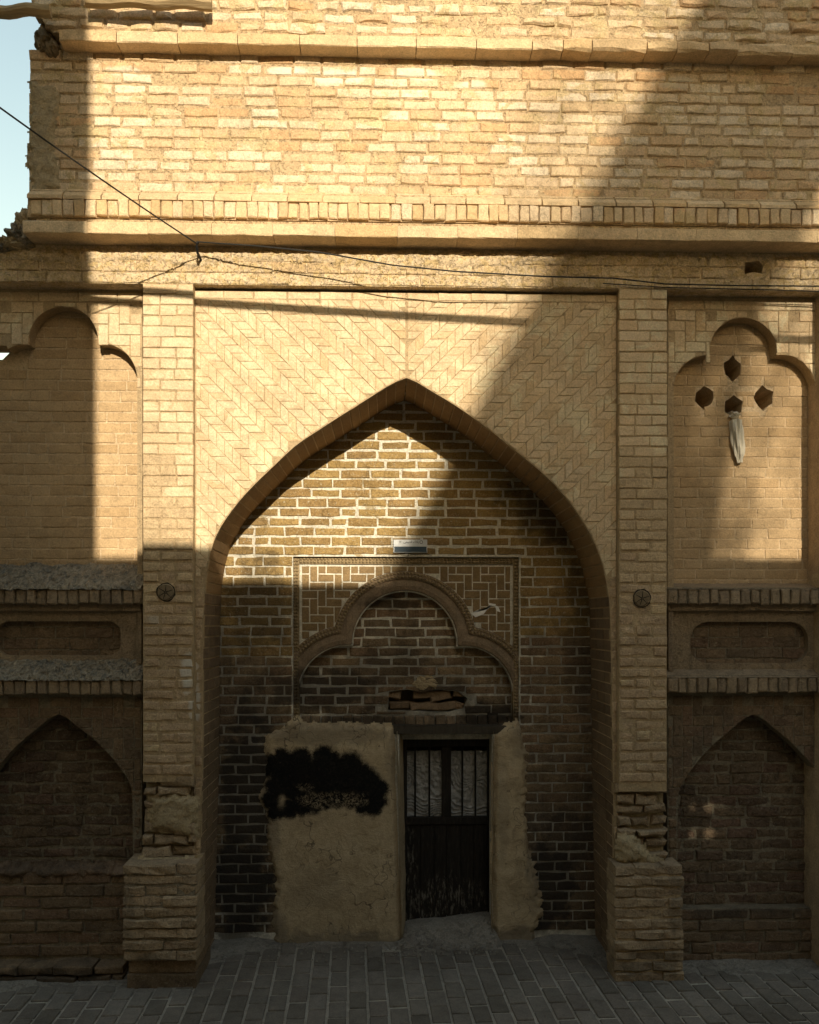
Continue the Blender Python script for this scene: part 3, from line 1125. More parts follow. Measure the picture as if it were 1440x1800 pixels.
rw_row(PX(340, YB), PX(1090, YB), frame_r[3] + .006, zA)
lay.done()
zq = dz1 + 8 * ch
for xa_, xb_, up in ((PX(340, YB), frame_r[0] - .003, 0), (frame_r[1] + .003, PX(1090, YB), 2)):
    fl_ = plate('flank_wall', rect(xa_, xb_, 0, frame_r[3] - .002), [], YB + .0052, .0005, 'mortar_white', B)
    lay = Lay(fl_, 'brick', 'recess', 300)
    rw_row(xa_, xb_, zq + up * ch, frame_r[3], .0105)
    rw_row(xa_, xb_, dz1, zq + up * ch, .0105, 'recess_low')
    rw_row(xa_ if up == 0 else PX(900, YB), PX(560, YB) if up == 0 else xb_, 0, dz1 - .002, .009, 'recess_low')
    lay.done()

# --- framed panel with the three-lobed niche
YN = YB + .05
YI = YN + .085
TF = dict(cx=712, cy=1131, r=91, lx=612, ly=1223, rl=88, rx=816, ry=1223, rr=86, zbot=1300, center=(712, 1222))
tre = trefoil(y=YN, **TF)
tre_g = trefoil(y=YN, grow=22, **TF)
tre_b = trefoil(y=YN, grow=36, **TF)
fx0, fx1, fz0, fz1 = PX(513, YN), PX(915, YN), PZ(1300, 720, YN), frame_r[3] + .004
tp = plate('niche_panel', [(fx0, fz0), tre[0]][::1] + [] + [] if False else
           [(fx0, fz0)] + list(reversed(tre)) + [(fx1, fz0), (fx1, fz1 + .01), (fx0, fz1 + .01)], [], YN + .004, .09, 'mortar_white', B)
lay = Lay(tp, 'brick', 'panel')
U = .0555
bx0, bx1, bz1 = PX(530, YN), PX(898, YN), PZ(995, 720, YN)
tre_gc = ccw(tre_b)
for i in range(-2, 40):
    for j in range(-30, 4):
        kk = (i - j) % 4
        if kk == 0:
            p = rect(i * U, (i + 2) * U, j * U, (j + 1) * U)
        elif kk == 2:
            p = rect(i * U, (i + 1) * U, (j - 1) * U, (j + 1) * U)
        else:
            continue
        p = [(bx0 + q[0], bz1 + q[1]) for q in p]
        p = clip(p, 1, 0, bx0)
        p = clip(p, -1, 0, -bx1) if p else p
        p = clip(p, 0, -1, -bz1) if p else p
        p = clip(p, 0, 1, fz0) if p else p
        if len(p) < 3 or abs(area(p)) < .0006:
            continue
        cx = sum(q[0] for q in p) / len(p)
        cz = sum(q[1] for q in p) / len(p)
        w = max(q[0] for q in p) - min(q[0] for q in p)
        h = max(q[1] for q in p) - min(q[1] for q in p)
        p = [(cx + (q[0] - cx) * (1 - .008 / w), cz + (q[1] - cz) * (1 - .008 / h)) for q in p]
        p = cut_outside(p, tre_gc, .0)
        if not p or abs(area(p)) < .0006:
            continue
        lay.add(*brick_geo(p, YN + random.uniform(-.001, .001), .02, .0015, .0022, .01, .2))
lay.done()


def beads(name, line, y, parent, mat, r=.0115, step=.0235, closed=False):
    """a row of small clay studs along a line of (x, z)"""
    V, Fc = [], []
    pts = catmull(line, step) if len(line) > 2 else [(line[0][0] + (line[1][0] - line[0][0]) * i / n_, line[0][1] + (line[1][1] - line[0][1]) * i / n_)
                                                    for n_ in [max(1, round(math.hypot(line[1][0] - line[0][0], line[1][1] - line[0][1]) / step))] for i in range(n_ + 1)]
    for x, z in pts:
        o = len(V)
        rr = r * random.uniform(.85, 1.1)
        for k in range(6):
            a = k * math.pi / 3
            V.append((x + rr * math.cos(a), y, z + rr * math.sin(a)))
        for k in range(6):
            a = k * math.pi / 3
            V.append((x + rr * .55 * math.cos(a), y - rr * .95, z + rr * .55 * math.sin(a)))
        V.append((x, y - rr * 1.35, z))
        for k in range(6):
            j = (k + 1) % 6
            Fc.append((o + k, o + j, o + 6 + j, o + 6 + k))
            Fc.append((o + 6 + k, o + 6 + j, o + 12))
    return obj(name, V, Fc, mat, parent, 'stuff')


# frame strips carrying two rows of studs
for a, b in (((fx0 + .004, fz0), (fx0 + .052, fz1)), ((fx1 - .052, fz0), (fx1 - .004, fz1)), ((fx0 + .053, fz1 - .052), (fx1 - .053, fz1))):
    st_ = obj('stud_strip', *worn_box(a[0], b[0], YN - .012, YN + .05, a[1], b[1], .004, .001), 'bead', B)
    for off in (.015, .033):
        if b[1] - a[1] > .2:
            beads('stud_row', [(a[0] + off, a[1]), (a[0] + off, b[1] - .005)], YN - .012, st_, 'bead')
        else:
            beads('stud_row', [(a[0] + .01, a[1] + off), (b[0] - .01, a[1] + off)], YN - .012, st_, 'bead')
# moulded band following the three lobes
g_list = [0, 3, 10, 17, 21.5, 22.5, 28, 35, 36]
y_list = [YN + .03, YN - .012, YN - .020, YN - .014, YN - .004, YN - .016, YN - .022, YN - .016, YN + .01]
outs = [trefoil(y=YN, grow=g_, **TF) for g_ in g_list]
V, Fc = [], []
n = len(outs[0])
for o_, yy in zip(outs, y_list):
    V += [(min(max(p[0], fx0 + .006), fx1 - .006), yy, p[1]) for p in o_]
for s in range(len(outs) - 1):
    for i in range(n - 1):
        Fc.append((s * n + i, s * n + i + 1, (s + 1) * n + i + 1, (s + 1) * n + i))
am = obj('arch_moulding', V, Fc, 'band', B)
for g_ in (26, 32):
    o_ = trefoil(y=YN, grow=g_, **TF)
    o_ = [p for p in o_[1:-1] if fx0 + .05 < p[0] < fx1 - .05]
    beads('stud_row', o_, YN - .019, am, 'bead', .0115, .0235)

# niche field with the broken pocket over the door
hole_px = [(684, 1216), (716, 1212), (740, 1218), (770, 1212), (806, 1216), (822, 1228), (815, 1246), (790, 1252), (720, 1250), (682, 1250)]
hole_n = ccw(PP(hole_px, YI))
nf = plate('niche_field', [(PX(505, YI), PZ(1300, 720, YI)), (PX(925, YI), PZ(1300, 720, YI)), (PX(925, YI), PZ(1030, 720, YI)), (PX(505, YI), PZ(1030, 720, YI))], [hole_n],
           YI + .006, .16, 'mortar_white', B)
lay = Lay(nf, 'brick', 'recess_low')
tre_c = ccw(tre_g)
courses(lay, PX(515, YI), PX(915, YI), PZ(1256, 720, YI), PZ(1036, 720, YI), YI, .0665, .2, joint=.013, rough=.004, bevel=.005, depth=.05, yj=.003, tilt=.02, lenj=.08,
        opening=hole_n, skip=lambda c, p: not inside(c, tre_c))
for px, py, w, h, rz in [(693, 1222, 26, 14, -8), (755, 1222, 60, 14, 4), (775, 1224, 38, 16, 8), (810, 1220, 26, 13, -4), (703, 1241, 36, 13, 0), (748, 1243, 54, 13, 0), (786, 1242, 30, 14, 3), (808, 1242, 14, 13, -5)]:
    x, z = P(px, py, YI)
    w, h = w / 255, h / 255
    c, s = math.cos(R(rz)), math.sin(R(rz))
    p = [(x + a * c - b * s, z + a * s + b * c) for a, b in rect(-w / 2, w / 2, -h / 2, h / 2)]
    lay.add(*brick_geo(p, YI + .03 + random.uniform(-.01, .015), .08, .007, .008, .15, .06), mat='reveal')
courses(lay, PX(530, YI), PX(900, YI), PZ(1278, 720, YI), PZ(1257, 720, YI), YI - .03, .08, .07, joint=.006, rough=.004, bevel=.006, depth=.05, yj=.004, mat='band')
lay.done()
x, z = P(748, 1200, YI)
rock('chipped_brick', (x, YI + .012, z), (.09, .022, .05), 'mudpatch', B, 5, 7, .5)

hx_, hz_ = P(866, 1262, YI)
sk = obj('dark_socket_block', *box_geo(hx_ - .036, hx_ + .036, YI - .012, YI + .02, hz_ - .03, hz_ + .035), 'crack', B)  # dark block standing in for the shade inside a hole
# --- mud plaster round the door
mud_l = PP([(462, 1292), (490, 1280), (508, 1262), (526, 1258), (534, 1270), (600, 1268), (688, 1274), (697, 1290), (699, 1400), (704, 1520), (708, 1672), (486, 1672), (474, 1625), (482, 1570),
            (468, 1500), (464, 1440), (452, 1405), (464, 1350)], YB - .03)
mud_r = PP([(868, 1290), (896, 1268), (912, 1262), (926, 1288), (932, 1340), (930, 1420), (938, 1500), (952, 1560), (960, 1604), (944, 1640), (950, 1672), (866, 1672), (864, 1500)], YB - .03)
stx = (PX(702, YB), PX(866, YB))
pl = relief('mud_plaster_wall', mud_l, YB, .022, 'mud', B, res=.009, edge=.05, amp=.009, freq=5, ragged=.022, straight=stx)
pr = relief('mud_plaster_wall', mud_r, YB, .026, 'mud', B, res=.009, edge=.05, amp=.012, freq=6, ragged=.024, straight=stx)
# splayed jambs and head of the doorway
YD = .80


def quad(name, pts, mat, parent, sub=10, amp=.006):
    V, Fc = [], []
    a, b, c, d = (Vector(p) for p in pts)
    for i in range(sub + 1):
        for k in range(sub + 1):
            s, t = i / sub, k / sub
            p = a * (1 - s) * (1 - t) + b * s * (1 - t) + c * s * t + d * (1 - s) * t
            nz = noise.fractal(p * 9, 1.0, 2.0, 3) * amp
            V.append((p.x + nz, p.y, p.z))
    for i in range(sub):
        for k in range(sub):
            q = i * (sub + 1) + k
            Fc.append((q, q + 1, q + sub + 2, q + sub + 1))
    return obj(name, V, Fc, mat, parent, smooth_shade=True)


ljt, ljb = P(697, 1286, YB - .03), P(707, 1690, YB - .03)
ljt2, ljb2 = P(711, 1286, YD), P(716, 1650, YD)
quad('jamb', [(ljt[0], YB - .034, ljt[1]), (ljb[0], YB - .034, -.02), (ljb2[0], YD + .03, -.02), (ljt2[0], YD + .03, ljt[1])], 'mud', B, 14)
rjt, rjb = P(868, 1286, YB - .03), P(866, 1690, YB - .03)
rjt2, rjb2 = P(861, 1286, YD), P(861, 1650, YD)
quad('jamb', [(rjt[0], YB - .034, rjt[1]), (rjb[0], YB - .034, -.02), (rjb2[0], YD + .03, -.02), (rjt2[0], YD + .03, rjt[1])], 'mud', B, 14)
lt = obj('lintel', *worn_box(PX(692, YB - .0), PX(895, YB - .0), YB + .0, YD + .1, PZ(1291, 780, YB - .0), PZ(1276, 780, YB - .0), .004, .004), 'lintel', B)

# --- the door
door = bpy.data.objects.new('door', None)
COL.objects.link(door)
door.parent = B
ddx0, ddx1 = PX(708, YD), PX(864, YD)
dzt, dzb = PZ(1292, 780, YD), .012
zr1, zr0 = PZ(1436, 780, YD), PZ(1449, 780, YD)


def dbox(name, px0, px1, z0, z1, y0, y1, mat='door'):
    return obj(name, *worn_box(PX(px0, YD), PX(px1, YD), y0, y1, z0, z1, .004, .0012), mat, door)


dbox('backing_board', 706, 866, dzb, zr0, YD + .025, YD + .05)
dbox('frame_post', 706, 715, dzb, dzt + .05, YD - .02, YD + .045)
dbox('frame_post', 857, 867, dzb, dzt + .05, YD - .02, YD + .045)
dbox('head_rail', 715.5, 856.5, PZ(1312, 780, YD), dzt + .05, YD - .018, YD + .04)
dbox('lock_rail', 715.5, 856.5, zr0, zr1, YD - .015, YD + .03)
dbox('meeting_stile', 777, 793, zr1 + .001, PZ(1312, 780, YD) - .001, YD - .012, YD + .03)
for i, (a, b) in enumerate([(716, 739), (739.6, 763), (763.6, 785), (785.6, 810), (810.6, 833), (833.6, 856)]):
    obj('plank', *worn_box(PX(a, YD) + .001, PX(b, YD) - .001, YD + random.uniform(-.002, .004), YD + .022, dzb + random.uniform(0, .01), zr0 - .002, .003, .001), 'door', door)
for px in (730, 755, 813, 836):
    x0 = PX(px, YD)
    zt = PZ(1311, 780, YD)
    obj('bar', *tube([(x0, YD + .006, zr1 + (zt - zr1) * t / 3) for t in range(4)], .0068, 8), 'iron', door)
# plastic stuffed behind the bars
for a, b, sd in ((716, 777, 0), (793, 857, 5)):
    V, Fc = [], []
    nx, nz = 46, 80
    xa, xb = PX(a, YD), PX(b, YD)
    zt = PZ(1322, 780, YD)
    xc = (xa + xb) / 2
    for i in range(nx + 1):
        for k in range(nz + 1):
            s, t = i / nx, k / nz
            x = xa + (xb - xa) * s
            z = zr1 - .01 + (zt - zr1 + .01) * t
            sag = (s - .5) * (s - .5) * .28
            ph = (z - sag * (.6 + .8 * noise.noise(Vector((x * 9 + sd, z * 7, sd))))) * 150 + 26 * noise.noise(Vector((x * 7 + sd, z * 6, sd)))
            fold = (abs(math.sin(ph * .5)) - .5) * .022 * (1.1 - .9 * t) * (.4 + abs(noise.noise(Vector((x * 20, z * 16, sd + 3)))) * 1.8)
            crum = .030 * abs(noise.fractal(Vector((x * 16 + sd, z * 13, 2)), 1.0, 2.0, 4)) * (.35 + t)
            topcut = .055 * max(0, noise.noise(Vector((x * 15 + sd, 7, 1)))) + .03 * sd / 5
            V.append((x, YD + .045 + fold - crum + (.15 * max(0, t - .72 - topcut * 3)), z))
    for i in range(nx):
        for k in range(nz):
            q = i * (nz + 1) + k
            Fc.append((q, q + 1, q + nz + 2, q + nz + 1))
    obj('plastic_sheet', V, Fc, 'plastic', door)
obj('inner_dark', *box_geo(PX(690, .95), PX(880, .95), .905, .915, 0, PZ(1270, 780, .95)), 'door', door)

# --- pilasters
SH_TOP = zf0


def pilaster(pxa, pxb, left):
    xa, xb = PX(pxa, 0), PX(pxb, 0)
    zpl = PZ(1515 if left else 1522, pxa, -.1)
    zer = PZ(1375 if left else 1392, pxa, 0)
    shaft = plate('pilaster', rect(xa + .004, xb - .004, zer, SH_TOP + .002), [], .006, .5, 'mortar_thin', B)
    plate('eroded_core', rect(xa + .004, xb - .004, zpl - .05, zer), [], .075, .4, 'mudpatch', B)
    lay = Lay(shaft, 'brick', 'pale', 300)
    W = xb - xa
    zer1, zer0 = PZ(1375 if left else 1392, pxa, 0), zpl
    z, r = SH_TOP, 0
    chh = .0643
    while z - chh > zer1:
        zz = z - chh
        old = (SH_TOP - zz) / (SH_TOP - zer1)  # share of the way down: wear grows, tones darken to match dimmer light
        fr_ = .34 if r % 2 else .66
        cuts = [0, fr_ + random.uniform(-.04, .04), 1]
        if r % 5 == 2:
            cuts = [0, .34, .67, 1]
        for a, b in zip(cuts, cuts[1:]):
            j = random.uniform(.002, .005) * (1 + 1.2 * (old > .5))
            rg = .0018 if old < .55 else .004
            p = rect(xa + a * W + j, xa + b * W - j, zz + j, z - j)
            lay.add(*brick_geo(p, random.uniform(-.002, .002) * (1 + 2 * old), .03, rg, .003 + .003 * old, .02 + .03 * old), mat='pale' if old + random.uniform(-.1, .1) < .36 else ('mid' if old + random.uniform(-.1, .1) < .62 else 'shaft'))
        z = zz
        r += 1
    # the eroded stretch above the plinth
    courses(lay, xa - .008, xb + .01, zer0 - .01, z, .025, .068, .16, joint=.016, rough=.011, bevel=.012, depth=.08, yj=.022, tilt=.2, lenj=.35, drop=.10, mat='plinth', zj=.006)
    lay.done()
    # plinth
    if left:
        px0, px1, ypl, z0 = PX(216, -.15), PX(347, -.13), -.15, PZ(1690, 300, -.15)
    else:
        px0, px1, ypl, z0 = PX(1081, -.10), PX(1201, -.10), -.10, 0.0
    pln = obj('plinth', *box_geo(px0 + .012, px1 - .012, ypl + .012, .085, z0 + .002 if left else 0, zpl - .012), 'mortar_thin' if not left else 'mortar_low', B)
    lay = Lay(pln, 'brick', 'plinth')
    n = max(1, round((zpl - z0) / .0655))
    h = (zpl - z0) / n
    for r in range(n):
        zb = z0 + r * h
        cuts = [0, .55, 1] if r % 2 else [0, .3, .72, 1]
        if r % 4 == 3:
            cuts = [0, .8, 1]
        for a, b in zip(cuts, cuts[1:]):
            p0, p1 = px0 + (px1 - px0) * a + .002, px0 + (px1 - px0) * b - .002
            yj = random.uniform(-.008, .006)
            V, Fc = worn_box(p0 + random.uniform(-.006, .004), p1 + random.uniform(-.004, .006), ypl + yj * 1.5, .09, zb + .004 + random.uniform(-.003, .003), zb + h - .006 + random.uniform(-.003, .003), .008, .0055)
            lay.add(V, Fc)
    if left:
        V, Fc = worn_box(px0 + .015, px1 - .01, ypl + .03, .3, .0, z0 * .5, .006, .004)
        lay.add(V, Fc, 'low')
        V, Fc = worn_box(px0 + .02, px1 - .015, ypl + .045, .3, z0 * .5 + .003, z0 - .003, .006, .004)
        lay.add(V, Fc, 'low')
    lay.done()
    return zpl


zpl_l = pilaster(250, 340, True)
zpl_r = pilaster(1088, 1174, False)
# next pilaster, past the edge of the picture
nxt = plate('pilaster', rect(PX(1449), PX(1539), 0, SH_TOP), [], .006, .5, 'shaft', B)
relief('mud_render', PP([(258, 1400), (300, 1392), (345, 1405), (348, 1470), (330, 1480), (300, 1470), (262, 1462)], -.0), .030, .030, 'mudpatch', B, res=.008, edge=.05, amp=.010, freq=12, ragged=.025)
relief('mud_render', PP([(245, 1512), (350, 1515), (350, 1530), (222, 1532)], -.10), -.03, .05, 'mudpatch', B, res=.012, edge=.05, amp=.012, freq=16)
relief('mud_render', PP([(1084, 1470), (1110, 1472), (1150, 1500), (1180, 1515), (1186, 1528), (1084, 1520)], -.02), .0, .035, 'mudpatch', B, res=.012, edge=.05, amp=.015, freq=16)
# round beam ends
for px, py in ((292, 1041), (1128, 1052)):
    x, z = P(px, py, 0)
    be = bpy.data.objects.new('beam_end', None)
    COL.objects.link(be)
    be.parent = B
    n = 22
    V, Fc = [], []
    for k, (rr, yy) in enumerate(((.050, .02), (.049, -.006), (.044, -.012), (.022, -.013))):
        for i in range(n):
            a = 2 * math.pi * i / n
            q = rr * (1 + .05 * math.sin(3 * a + 1) + random.uniform(-.03, .03))
            V.append((x + q * math.cos(a), yy, z + q * math.sin(a)))
    V.append((x, -.013, z))
    for s in range(3):
        for i in range(n):
            j = (i + 1) % n
            Fc.append((s * n + i, s * n + j, (s + 1) * n + j, (s + 1) * n + i))
    for i in range(n):
        Fc.append((3 * n + i, 3 * n + (i + 1) % n, 4 * n))
    obj('log_end', V, Fc, 'endgrain', be)
    for a in (.3, 1.5, 2.6, 3.7, 4.4, 5.5):
        d = Vector((math.cos(a), 0, math.sin(a)))
        t = Vector((-d.z, 0, d.x)) * .0028
        c = Vector((x, -.0145, z))
        q = [c + d * .003 - t, c + d * .044 - t * .4, c + d * .044 + t * .4, c + d * .003 + t]
        V = [tuple(v) for v in q] + [tuple(v + Vector((0, .006, 0))) for v in q]
        obj('crack', V, [(0, 1, 2, 3), (7, 6, 5, 4), (0, 4, 5, 1), (1, 5, 6, 2), (2, 6, 7, 3), (3, 7, 4, 0)], 'crack', be)
    V, Fc = [], []
    for i in range(n):
        a = 2 * math.pi * i / n
        for rr in (.051, .054 + .007 * random.random()):
            V.append((x + rr * math.cos(a), -.0045, z + rr * math.sin(a)))
    for i in range(n):
        j = (i + 1) % n
        Fc.append((2 * i, 2 * j, 2 * j + 1, 2 * i + 1))
    obj('socket_gap', V, Fc, 'crack', be)

# --- side bays
SIDES = [
    dict(left=True, xa=-70, xb=250, top=500, T=dict(cx=111, cy=599, r=61, lx=46, ly=668, rl=64, rx=177, ry=667, rr=64, zbot=1020, center=(111, 667)),
         z1=(990, 1036, 1062), z2=(1160, 1196, 1221), ob=(-6, 212, 1092, 1152), ax=103, ay=1256, aw=129, asp=1385),
    dict(left=False, xa=1174, xb=1450, top=516, T=dict(cx=1307, cy=617, r=59, lx=1244, ly=683, rl=59, rx=1374, ry=683, rr=60, zbot=1040, center=(1308, 682)),
         z1=(1024, 1036, 1062), z2=(1175, 1191, 1218), ob=(1214, 1421, 1093, 1166), ax=1325, ay=1256, aw=132, asp=1392)]
for S in SIDES:
    L = S['left']
    xa, xb = PX(S['xa'], YP), PX(S['xb'], YP)
    ztop = PZ(S['top'], (S['xa'] + S['xb']) / 2, 0) + .02
    zl1 = PZ(S['z1'][0], 200, YP)
    T = S['T']
    mid = (S['xa'] + S['xb']) / 2
    op = trefoil(y=YP, **T)
    if L:
        bx, bz = P(13, 607, YP)
        keep = [p for p in op if p[0] > bx]
        outer = list(reversed(keep)) + [(xb, zl1 - .1), (xb, ztop), (xa, ztop), (xa, bz), (bx - .004, bz)]
    else:
        outer = [(xa, zl1 - .1)] + [(p[0], max(p[1], zl1 - .1)) for p in reversed(op)] + [(xb, zl1 - .1), (xb, ztop), (xa, ztop)]
    su = plate('niche_surround', outer, [], YP + .004, YF - YP + .01, 'mortar_thin', B)
    lay = Lay(su, 'brick', 'pale')
    opc = ccw(op)
    U = .0655
    zt = ztop - .085
    for i in range(-1, 22):
        for j in range(-14, 1):
            kk = (i - j) % 4
            if kk == 0:
                p = rect(i * U, (i + 2) * U, j * U, (j + 1) * U)
            elif kk == 2:
                p = rect(i * U, (i + 1) * U, (j - 1) * U, (j + 1) * U)
            else:
                continue
            p = [(xa + .045 + q[0], zt - U + q[1]) for q in p]
            p = clip(p, 1, 0, xa + .004)
            p = clip(p, -1, 0, -xb + .004) if p else p
            p = clip(p, 0, -1, -zt) if p else p
            p = clip(p, 0, 1, PZ(680, mid, YP)) if p else p
            if len(p) < 3 or abs(area(p)) < .0008:
                continue
            cx = sum(q[0] for q in p) / len(p)
            cz = sum(q[1] for q in p) / len(p)
            w = max(q[0] for q in p) - min(q[0] for q in p)
            h = max(q[1] for q in p) - min(q[1] for q in p)
            p = [(cx + (q[0] - cx) * (1 - .005 / w), cz + (q[1] - cz) * (1 - .005 / h)) for q in p]
            p = cut_outside(p, opc, .0)
            if not p or abs(area(p)) < .0008 or (L and min(q[1] for q in p) < bz and min(q[0] for q in p) < bx):
                continue
            lay.add(*brick_geo(p, YP + random.uniform(-.002, .001), .02, .0015, .0022, .015, .2))
    courses(lay, xa + .003, xb - .003, zt + .004, ztop - .022, YP, .07, .24, joint=.005, depth=.02, bevel=.003)
    lay.done()
    # field
    hexes = []
    if not L:
        for cx, cy, w, h in ((1288, 648, 27, 47), (1238, 698, 31, 42), (1343, 698, 31, 45), (1291, 714, 30, 42)):
            hexes.append(ccw([P(cx + a * w / 2 + random.uniform(-2.2, 2.2), cy + b * h / 2 + random.uniform(-2.2, 2.2), YF) for a, b in
                              ((0, -1), (.5, -.68), (1, -.42), (1, .0), (1, .42), (.5, .72), (0, 1), (-.5, .7), (-1, .42), (-1, 0), (-1, -.42), (-.5, -.7))]))
    fx0_, fx1_ = PX(S['xa'] - (0 if L else -4), YF), PX(S['xb'] - 4, YF)
    zf_b, zf_t = zl1 - .1, PZ(S['top'] + 20, mid, YF)
    outer = rect(fx0_, fx1_, zf_b, zf_t)
    if L:
        na, nb = P(16, 598, YF), P(13, 632, YF)
        outer = [(fx0_, zf_b), (fx1_, zf_b), (fx1_, zf_t), (fx0_, zf_t), (fx0_, na[1]), (PX(6, YF), na[1]), (na[0], PZ(620, 10, YF)), (PX(4, YF), nb[1]), (fx0_, nb[1])]
    fl = plate('niche_field', outer, hexes, YF + .004, .6 if not L else .25, 'mortar_light', B)
    lay = Lay(fl, 'brick', 'field')

    def fskip(c, p, L=L, hexes=hexes):
        if L and c[1] < na[1] + .03 and c[1] > nb[1] - .03 and p[0][0] < na[0]:
            return True
        return False
    tmp = Lay(None)
    courses(tmp, fx0_, fx1_, zf_b, zf_t, YF, .0655, .215, joint=.0075, rough=.0022, bevel=.003, depth=.03, yj=.002, tilt=.015, skip=fskip, lenj=.05)
    for on, V, Fc, mt in tmp.items:
        xs, zs_ = [v[0] for v in V], [v[2] for v in V]
        r_ = [(min(xs), min(zs_)), (max(xs), max(zs_))]
        pcs = [rect(r_[0][0], r_[1][0], r_[0][1], r_[1][1])]
        hit = False
        for hx in hexes:
            hx0, hx1 = min(q[0] for q in hx), max(q[0] for q in hx)
            hz0, hz1 = min(q[1] for q in hx), max(q[1] for q in hx)
            new = []
            for p in pcs:
                if p[1][0] <= hx0 or p[0][0] >= hx1 or p[2][1] <= hz0 or p[0][1] >= hz1:
                    new.append(p)
                    continue
                hit = True
                # the hexagon's width over this course: cut left and right of it along its own edge
                zc0, zc1 = p[0][1], p[2][1]

                def xat(z, sg):
                    cx = (hx0 + hx1) / 2
                    best = cx
                    for i in range(len(hx)):
                        a, b = hx[i], hx[(i + 1) % len(hx)]
                        if (a[1] - z) * (b[1] - z) <= 0 and a[1] != b[1]:
                            t = (z - a[1]) / (b[1] - a[1])
                            xx = a[0] + t * (b[0] - a[0])
                            best = min(best, xx) if sg < 0 else max(best, xx)
                    return best
                cl = lambda z: min(max(z, hz0 + .001), hz1 - .001)
                la, lb = xat(cl(zc0), -1), xat(cl(zc1), -1)
                ra, rb = xat(cl(zc0), 1), xat(cl(zc1), 1)
                lm = min(la, lb, xat(cl((zc0 + zc1) / 2), -1))
                rm = max(ra, rb, xat(cl((zc0 + zc1) / 2), 1))
                if lm - p[0][0] > .02:
                    new.append([(p[0][0], zc0), (max(la, lm) - .002 if la - lm < .02 else lm, zc0), (lm - .002, (zc0 + zc1) / 2), (lb - .002 if lb - lm < .03 else lm, zc1), (p[0][0], zc1)])
                if p[1][0] - rm > .02:
                    new.append([(ra + .002 if rm - ra < .03 else rm, zc0), (p[1][0], zc0), (p[1][0], zc1), (rb + .002 if rm - rb < .03 else rm, zc1), (rm + .002, (zc0 + zc1) / 2)])
            pcs = new
        if hit:
            for p in pcs:
                if abs(area(p)) > .0006:
                    lay.add(*brick_geo(p, YF, .03, .0015, .003, .01))
        else:
            lay.add(V, Fc)
    lay.done()
    # string of soldiers, framed oblong panel, second string
    YO = .125
    sx0, sx1 = PX(S['xa'], .03), PX(S['xb'] - (1 if L else 0), .03)
    for q, (s0, s1, s2) in enumerate((S['z1'], S['z2'])):
        zt_, zm, zb_ = PZ(s0, mid, .12), PZ(s1, mid, .03), PZ(s2, mid, .03)
        bd = obj('soldier_band', *box_geo(sx0, sx1, .05, .3, zb_ + .006, zm + .012), 'mortar_low', B)
        lay = Lay(bd, 'brick', 'dado')
        x = sx0
        while x < sx1 - .02:
            w = min(.0625 * random.uniform(.9, 1.12), sx1 - x)
            p = rect(x + .004, x + w - .004, zb_ + random.uniform(-.004, .004), zm + random.uniform(-.004, .002))
            lay.add(*brick_geo(p, .03 + random.uniform(-.006, .008), .06, .004, .007, .06, .05))
            x += w
        lay.done()
        # sloping weathering on top, rough cement on the left bay, trowelled on the right
        V, Fc = [], []
        nx, nt_ = 150, 14
        for i in range(nx + 1):
            for k in range(nt_ + 1):
                t = k / nt_
                x = sx0 + (sx1 - sx0) * i / nx
                zz = zm + (zt_ - zm) * t
                yy = .034 + (.215 - .034) * (t ** (1.2 if L else .9)) if q == 0 else .034 + (.135 - .034) * t
                am_ = .030 if L else .004
                nv = noise.fractal(Vector((x * 26, t * 4 + q * 9, 1.5)), 1.0, 2.0, 5) + .6 * noise.fractal(Vector((x * 70, t * 9, 4.5)), 1.0, 2.0, 3)
                zz += am_ * .5 * noise.noise(Vector((x * 9, q * 5, 8))) * (1 if k == nt_ else .2)
                V.append((x, yy - am_ * .45 * nv - (am_ * .5 if L else 0), zz + am_ * .25 * nv))
        for i in range(nx):
            for k in range(nt_):
                a = i * (nt_ + 1) + k
                Fc.append((a, a + nt_ + 1, a + nt_ + 2, a + 1))
        obj('weathering_slope', V, Fc, 'cement' if L else 'dado', B)
    o0, o1, p0, p1 = S['ob']
    za, zb_ = PZ(S['z2'][0], mid, YO), PZ(S['z1'][2], mid, YO)
    rr = (p1 - p0) / 2 * (.86 if not L else .72)
    obp = []
    for cx, cy, a0 in ((o1 - rr, p0 + rr, -90), (o1 - rr, p1 - rr * .9, 0), (o0 + rr, p1 - rr * .9, 90), (o0 + rr, p0 + rr, 180)):
        for k in range(9):
            a = R(a0 + k * 90 / 8)
            obp.append(P(cx + rr * math.cos(a), cy + rr * math.sin(a) * (1 if cy < (p0 + p1) / 2 else .9), YO))
    plate('oblong_surround', rect(PX(S['xa'], YO), PX(S['xb'] - 1, YO), za - .02, zb_ + .03), [ccw(obp)], YO, .05, 'dado', B)
    obj('frame_fillet', *worn_box(PX(S['xa'], .1), PX(S['xb'] - 2, .1), .085, .15, zb_ - .045, zb_ + .02, .006, .004), 'dado', B)
    obj('frame_fillet', *worn_box(PX(S['xb'] - 10 if L else S['xa'] + 1, .1), PX(S['xb'] - 1 if L else S['xa'] + 9, .1), .09, .15, za - .02, zb_ - .048, .004, .003), 'dado', B)
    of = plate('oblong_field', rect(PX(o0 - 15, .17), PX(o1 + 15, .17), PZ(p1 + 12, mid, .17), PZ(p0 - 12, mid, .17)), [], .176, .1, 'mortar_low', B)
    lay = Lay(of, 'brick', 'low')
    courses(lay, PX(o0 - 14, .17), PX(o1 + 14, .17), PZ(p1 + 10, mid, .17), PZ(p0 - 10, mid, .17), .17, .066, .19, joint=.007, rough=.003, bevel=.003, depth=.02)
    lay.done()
    # low pointed niche
    YL, YLF = .12, .25
    ax, ay, aw_, asp = S['ax'], S['ay'], S['aw'], S['asp']
